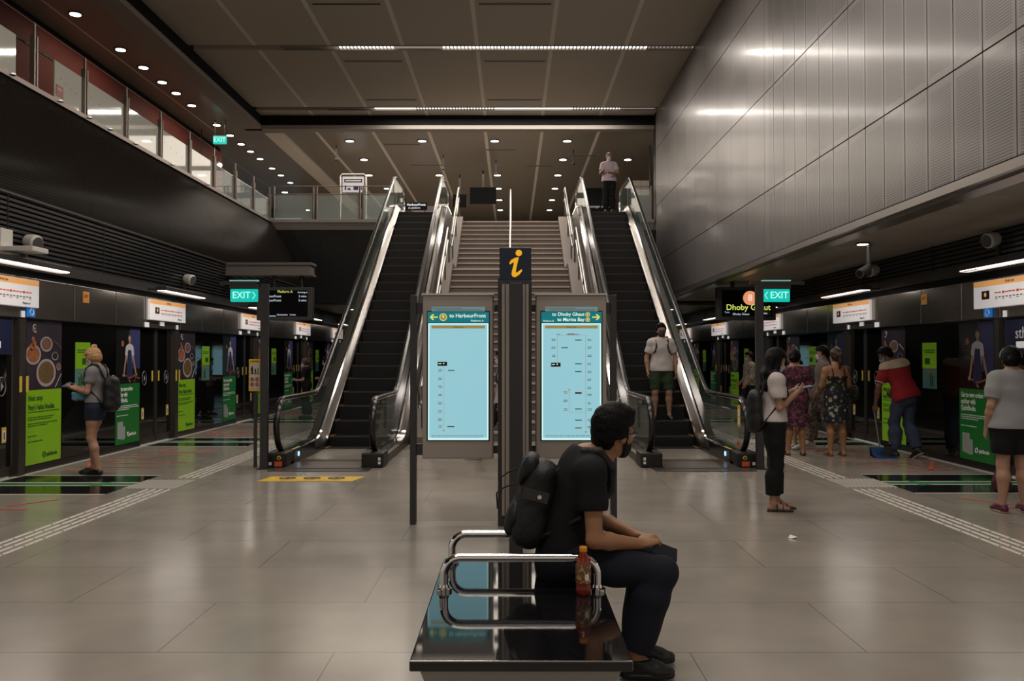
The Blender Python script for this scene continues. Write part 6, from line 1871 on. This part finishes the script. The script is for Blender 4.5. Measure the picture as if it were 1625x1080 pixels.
m4.hair(hair_k, 'short', e=.017, vol=.01); m4.mask(mask_g); m4.glasses(); m4.shoes(shoe_k, shoe_k)
backpack('dark backpack of the man in green shorts, only its shoulder straps showing', m4, depth=.12, wid=.28, z0=1.0, z1=1.38, h=.012, gap=.02)
ky = .12/1.0
tt = text('STATE', .018, m4.w((-.075, .135, 1.325)), '-y', black_ink, m4.t, name='chest_print')
JT = dict(elR=(.245, .05, 1.11), wrR=(.18, .25, 1.16), elL=(-.245, .07, 1.11), wrL=(-.06, .26, 1.07), knR=(.09, .02, .49), knL=(-.09, .02, .49))
m5 = Figure('person in pale polo shirt and white mask at the top of the escalator', (2.66, 24.1, step_z(23.9)-.006), 180, 1.65, JT, head=(0, 4, 0), h=.011, build=1.06, skin=skin_t,
            hands=dict(R=dict(d=(-.2, .4, .8), n=(-1, .2, 0)), L=dict(d=(.8, .4, 0), n=(0, -.3, 1))))
m5.top(lilac, hem=.88, sleeve=.7, e=.022, nm='polo_shirt', wr=.004, sl_e=.022)
m5.trousers(black_cloth, length=.97, e=.022, shape=.02); m5.hair(mat('hair_grey', (.22, .20, .19), .5), 'short', e=.010); m5.mask(mask_w); m5.shoes(shoe_k)

# ---- the group by the doors on the sweeper's side -----------------------------------
JM = dict(elR=(.24, .03, 1.10), wrR=(.24, .20, 1.16), elL=(-.22, .02, 1.09), wrL=(-.16, .20, 1.05), hed=(0, .03, 1.565), anR=(.11, -.01, .085), anL=(-.12, .0, .085))
w6 = Figure('person in knee-length magenta patterned dress with black hair gathered low, seen from behind', (4.30, 13.4, 0), -12, 1.60, JM, head=(-15, 14, 0), h=.010, female=True, build=1.12, feet=(-6, 8), skin=skin_t)
w6.torso(Field(.1))
def dress(f, m, hem_z, e=.02, flare=.03, sleeve=.9, neck=None, nm='dress', sl_e=.03, low_back=0):
    F = Field(f.h); J = f.J
    f.torso(F, e)
    F.cap(J['pel'], np.array([0, 0, hem_z+.02]) + (J['pel']*np.array([1, 1, 0])), .150*f.g+e, .150*f.g+e+flare, .06, flat=(f.fw, .74))
    F.cap(J['nck']-f.up*.045, J['nck']-f.up*.02, .066+e*.5, .06, .03)
    if sleeve:
        for q in ('R', 'L'):
            sh, el = J['sh'+q], J['el'+q]; d = el-sh
            f.arm(F, q, sl_e, frac=.9, cut=(half(sh+d*sleeve, d),))
    cl = [half((0, 0, hem_z), (0, 0, -1)), half(J['nck'] if neck is None else neck, f.up if neck is None else (0, -low_back, 1))]
    return field_obj(nm, F, m, f.t, f.xf, clips=cl, wrinkle=.005, wf=18)
dress(w6, magenta_p, .47)
w6.hair(hair_k, 'lowbun', e=.016); w6.mask(mask_w); w6.sandals(shoe_k)
JS = dict(elL=(-.20, .05, 1.10), wrL=(-.08, .24, 1.12), elR=(.2, .05, 1.10), wrR=(.08, .24, 1.12), hed=(0, .05, 1.55))
w7 = Figure('person in black with a pale blue mask, just behind the magenta dress', (4.60, 14.25, 0), 105, 1.53, JS, head=(0, 14, 0), h=.011, female=True)
w7.top(black_cloth, hem=.88, sleeve=.9, e=.02); w7.trousers(black_cloth, length=.5, e=.03, nm='skirt'); w7.hair(hair_k, 'lowbun', e=.014); w7.mask(mask_b); w7.shoes(shoe_w)
JC = dict(knR=(.10, .16, .52), anR=(.10, .16, .10), knL=(-.10, -.04, .48), anL=(-.10, -.20, .10), elL=(-.21, .02, 1.09), wrL=(-.17, .16, .92), elR=(.21, .0, 1.09), wrR=(.17, .16, .95))
w8 = Figure('person in brown camouflage trousers and white trainers, behind the floral dress', (5.05, 14.35, 0), 85, 1.66, JC, head=(0, 8, 0), h=.011, skin=skin_l, feet=(0, 0))
w8.top(cloth('tee_taupe', (.16, .13, .11)), hem=.90, sleeve=.6, e=.02); w8.trousers(camo_p, length=.95, e=.030, shape=.02); w8.hair(hair_k, 'short', e=.016, vol=.01); w8.mask(mask_w); w8.shoes(shoe_w, shoe_w)
JF = dict(elR=(.235, .04, 1.10), wrR=(.20, .20, 1.02), elL=(-.235, .02, 1.10), wrL=(-.20, .18, 1.00), anR=(.115, .0, .085), anL=(-.095, .0, .085))
w9 = Figure('person with brown ponytail in a black floral sundress, bare back towards the benches', (4.88, 13.3, 0), 4, 1.62, JF, head=(10, 8, 0), h=.010, female=True, build=1.05, skin=skin_t, feet=(-6, 6))
w9.torso(Field(.1))
dress(w9, floral_p, .53, sleeve=0, neck=(0, -.1, 1.255), e=.018, flare=.045, low_back=.15)
F = Field(.008)
for q in (-1, 1):
    sh = (w9.J['shR' if q > 0 else 'shL'])*.6+w9.J['nck']*.4
    F.chain([np.array([q*.095, -.118, 1.22]), np.array([q*.092, -.105, 1.33]), sh+np.array([0, -.02, .058]), sh+np.array([0, .06, .03]), np.array([q*.095, .125, 1.27])], [.010]*5, .004)
field_obj('dress_strap', F, black_cloth, w9.t, w9.xf)
w9.hair(hair_b, 'pony', e=.014); w9.mask(mask_w); w9.sandals(tan_leather)
t = thing('handbag', 'black handbag under the arm of the person in the floral sundress', 'bag', w9.w((.27, .0, .98)))
F = Field(.010); c = np.array(w9.w((.28, .0, 1.03)))
F.cap(c+[0, -.10, 0], c+[0, .10, .0], .085, .085, .03, flat=((1, 0, 0), .6)).cap(c+[.0, -.08, -.06], c+[0, .08, -.06], .08, .08, .03, flat=((1, 0, 0), .7))
field_obj('bag_body', F, bag_k, t, lambda V: V-np.array(t.location), wrinkle=.003, wf=30)
sh = np.array(w9.w(w9.J['shR'])); F = Field(.008).chain([c+[0, -.10, .05], sh+[.0, -.07, .03], sh+[0, 0, .062], sh+[0, .06, .02], c+[0, .10, .05]], [.009]*5, .004)
field_obj('bag_strap', F, bag_k, t, lambda V: V-np.array(t.location))
t = thing('tote_bag', 'pale plastic bag held between the patterned dresses', 'bag', (4.60, 13.72, .95))
F = Field(.012).cap((4.60, 13.72, .98), (4.60, 13.72, 1.02), .11, .08, .03, flat=((0, 1, 0), .5)).cap((4.60, 13.72, 1.05), (4.62, 13.74, 1.16), .05, .02, .04, flat=((0, 1, 0), .6))
field_obj('bag_body', F, white_cloth, t, lambda V: V-np.array(t.location), wrinkle=.006, wf=40)

# ---- the sweeper ------------------------------------------------------------------
JW = dict(pel=(0, -.02, .93), wst=(-.01, .03, 1.07), chs=(-.035, .10, 1.235), nck=(-.06, .185, 1.375), hed=(-.085, .26, 1.475),
          shR=(.125, .12, 1.345), elR=(.205, .12, 1.06), wrR=(.16, .30, .92),
          shL=(-.205, .15, 1.30), elL=(-.285, .21, 1.02), wrL=(-.27, .28, .76),
          knR=(.10, .02, .49), anR=(.09, -.14, .12), knL=(-.08, .12, .50), anL=(-.09, .10, .085))
m10 = Figure('person in red polo with cream yoke and jeans, stooping to sweep the platform', (5.80, 13.05, 0), 28, 1.74, JW, head=(15, 30, 0), h=.009, skin=skin_d, build=1.05, feet=(0, 5), footpitch=(30, 0),
             hands=dict(L=dict(d=(0, .1, -1), n=(1, .2, 0), curl=1.3, thumb=1, thumbto=(.3, 1, 0)), R=dict(d=(-.3, .7, -.3), n=(-1, 0, 0), curl=1.3, thumb=1)))
m10.top(red_cloth, hem=.84, sleeve=.80, e=.026, nm='polo_shirt', wr=.005, sl_e=.024)
u = m10.up
F = Field(.009); m10.torso(F, .036)
for q in ('R', 'L'): m10.arm(F, q, .036, frac=.9)
yk = m10.J['chs']+u*.075
field_obj('cream_yoke', F, cream, m10.t, m10.xf, clips=[half(yk, -u+.35*m10.fw), half(m10.J['nck']+u*.01, u), half(m10.J['chs']+m10.fw*.05, m10.fw)])
for q in ('R', 'L'):
    sh, el = m10.J['sh'+q], m10.J['el'+q]; d = el-sh; F = Field(.009); m10.arm(F, q, .030, frac=.9)
    field_obj('cuff_stripe', F, cream, m10.t, m10.xf, clips=[half(sh+d*.80, d), half(sh+d*.73, -d)])
m10.trousers(denim, length=.96, e=.020, shape=.020, wr=.005)
m10.hair(hair_k, 'short', e=.012); m10.mask(mask_b); m10.shoes(shoe_k, sole_w)
hd = np.array(m10.w((-.27, .31, .70)))
fx = (5.50, 13.18)
t = thing('dustpan', 'blue long-handled dustpan on the floor below the sweeper\'s hand', 'dustpan', (5.52, 13.10, 0))
blue_pl = mat('dustpan_blue', (.020, .065, .20), .4)
x0, x1 = 5.36, 5.66
m = MB().prism([(12.98, .0), (13.22, .01), (13.26, .14), (13.20, .14), (13.17, .03), (12.98, .012)], 'x', x0, x1, 0)
m.prism([(12.99, .004), (13.24, .01), (13.26, .14), (13.10, .06)], 'x', x0, x0+.012).prism([(12.99, .004), (13.24, .01), (13.26, .14), (13.10, .06)], 'x', x1-.012, x1)
m.build('pan', blue_pl, t)
MB().tube([(5.51, 13.24, .12), tuple(hd)], .011, 8).build('handle', mat('handle_grey', (.22, .22, .22), .4), t)
t = thing('broom', 'broom held by the sweeper with its bristles in the blue dustpan', 'broom', (5.60, 13.1, 0))
hr_ = np.array(m10.w((.16, .345, .85)))
MB().tube([(5.58, 13.06, .16), tuple(hr_)], .010, 8).build('handle', mat('handle_grey', (.22, .22, .22), .4), t)
m = MB(); m.tube([(5.50, 13.05, .19), (5.66, 13.07, .19)], .018, 8); m.build('head', black_paint, t)
m = MB()
for k in range(26):
    a = 5.50+.16*k/25; m.tube([(a, 13.05+.01*(k % 3), .185), (a+(k-12)*.002, 13.06+.02*(k % 2), .035)], .006, 4)
tag(m.build('bristles', mat('bristle_grey', (.05, .05, .05), .8), t), kind='stuff')

# ---- woman at the picture's edge -----------------------------------------------------
JG = dict(elR=(.24, .02, 1.09), wrR=(.22, .18, .96), elL=(-.225, -.03, 1.09), wrL=(-.235, .06, .85), anR=(.11, .03, .085), anL=(-.12, -.02, .085), hed=(0, .03, 1.56))
w11 = Figure('person in pale grey T-shirt, black shorts and maroon trainers, back to the benches', (4.82, 8.5, 0), -6, 1.60, JG, head=(-18, 14, 0), h=.008, female=True, build=1.16, skin=skin_l, feet=(-8, 10))
w11.top(cloth('tee_light_grey', (.28, .28, .29)), hem=.86, sleeve=.75, e=.026, nm='tee_shirt', wr=.005, sl_e=.028)
w11.trousers(black_cloth, length=.36, e=.034, nm='shorts'); w11.hair(hair_k, 'lowbun', e=.016); w11.mask(mask_w); w11.shoes(shoe_m, sole_w)
F = Field(.006); R_ = w11.Rh
pts = [w11.hp((.099*math.cos(a), .015, .03+.112*math.sin(a))) for a in [PI*k/12 for k in range(13)]]
F.chain(pts, [.008]*13, .002); field_obj('hair_band', F, mat('band_grey', (.25, .25, .27), .4), w11.t, w11.xf)
t = thing('tote_bag', 'dark maroon bag standing on the floor beside the legs of the woman in grey', 'bag', (5.40, 9.75, 0))
F = Field(.01).cap((5.36, 9.75, .07), (5.44, 9.75, .07), .07, .07, .03, flat=((0, 1, 0), .8)).cap((5.37, 9.75, .12), (5.43, 9.75, .34), .08, .06, .03, flat=((0, 1, 0), .7))
F.chain([(5.35, 9.75, .36), (5.37, 9.75, .46), (5.43, 9.75, .46), (5.45, 9.75, .36)], [.008]*4, .003)
field_obj('bag_body', F, mat('bag_maroon', (.06, .015, .02), .5), t, lambda V: V-np.array(t.location))

# ---- farther people ------------------------------------------------------------------
JQ = dict(elL=(-.20, .05, 1.08), wrL=(-.08, .27, 1.06), elR=(.2, .05, 1.08), wrR=(.06, .27, 1.06), hed=(0, .06, 1.545), knR=(.09, .09, .5), anR=(.09, .08, .085), knL=(-.09, -.02, .49), anL=(-.09, -.12, .085))
w13 = Figure('person in black with a white mask looking at a phone, far along the HarbourFront platform', (-4.93, 21.2, 0), 88, 1.47, JQ, head=(0, 16, 0), h=.012, female=True, hands=hb)
w13.top(black_cloth, hem=.85, sleeve=.7, e=.02); w13.trousers(black_cloth, length=.95, e=.026, shape=.02); w13.hair(hair_b, 'pony', e=.014); w13.mask(mask_w); w13.shoes(shoe_k)
phone(w13.w((0, .37, 1.08)), basis((.2, .9, .3), (0, -.4, .9)), 'phone of the person in black far along the platform')
w14 = Figure('person in dusty pink with dark hair, half hidden by the empty escalator handrail', (-4.68, 22.4, 0), 80, 1.50, JQ, head=(0, 16, 0), h=.013, female=True)
w14.top(cloth('top_pink', (.22, .14, .16)), hem=.85, sleeve=1.5, e=.02); w14.trousers(denim_d, length=.95, e=.026, shape=.02); w14.hair(hair_k, 'lowbun', e=.02); w14.mask(mask_w); w14.shoes(shoe_k)
w15 = Figure('person in beige checked shirt and navy trousers beyond the dark signpost', (5.38, 20.0, 0), 100, 1.60, JC, head=(0, 5, 0), h=.012)
w15.top(plaid_p, hem=.90, sleeve=1.2, e=.026); w15.trousers(navy_cloth, length=.95, e=.026, shape=.02); w15.hair(hair_k, 'short', e=.014); w15.mask(mask_w); w15.shoes(shoe_k)
JK = dict(knR=(.09, -.10, .50), anR=(.08, -.34, .14), knL=(-.09, .24, .51), anL=(-.09, .40, .085), elL=(-.22, -.10, 1.10), wrL=(-.22, .02, .87), elR=(.22, .08, 1.1), wrR=(.2, .22, .93), pel=(0, 0, .90), hpR=(.085, 0, .88), hpL=(-.085, 0, .88), hed=(0, .03, 1.56))
w16 = Figure('person in white shirt walking behind the information totem', (-.12, 12.9, 0), 90, 1.60, JK, head=(0, 5, 0), h=.011, skin=skin_t, footpitch=(35, -8))
w16.top(white_cloth, hem=.88, sleeve=.7, e=.022); w16.trousers(black_cloth, length=.96, e=.024, shape=.02); w16.hair(hair_k, 'short', e=.014); w16.mask(mask_w); w16.shoes(tan_leather, sole_w)
backpack('black backpack of the walker behind the information totem', w16, depth=.17, wid=.28, z0=.98, z1=1.36, h=.012, pocket=False)
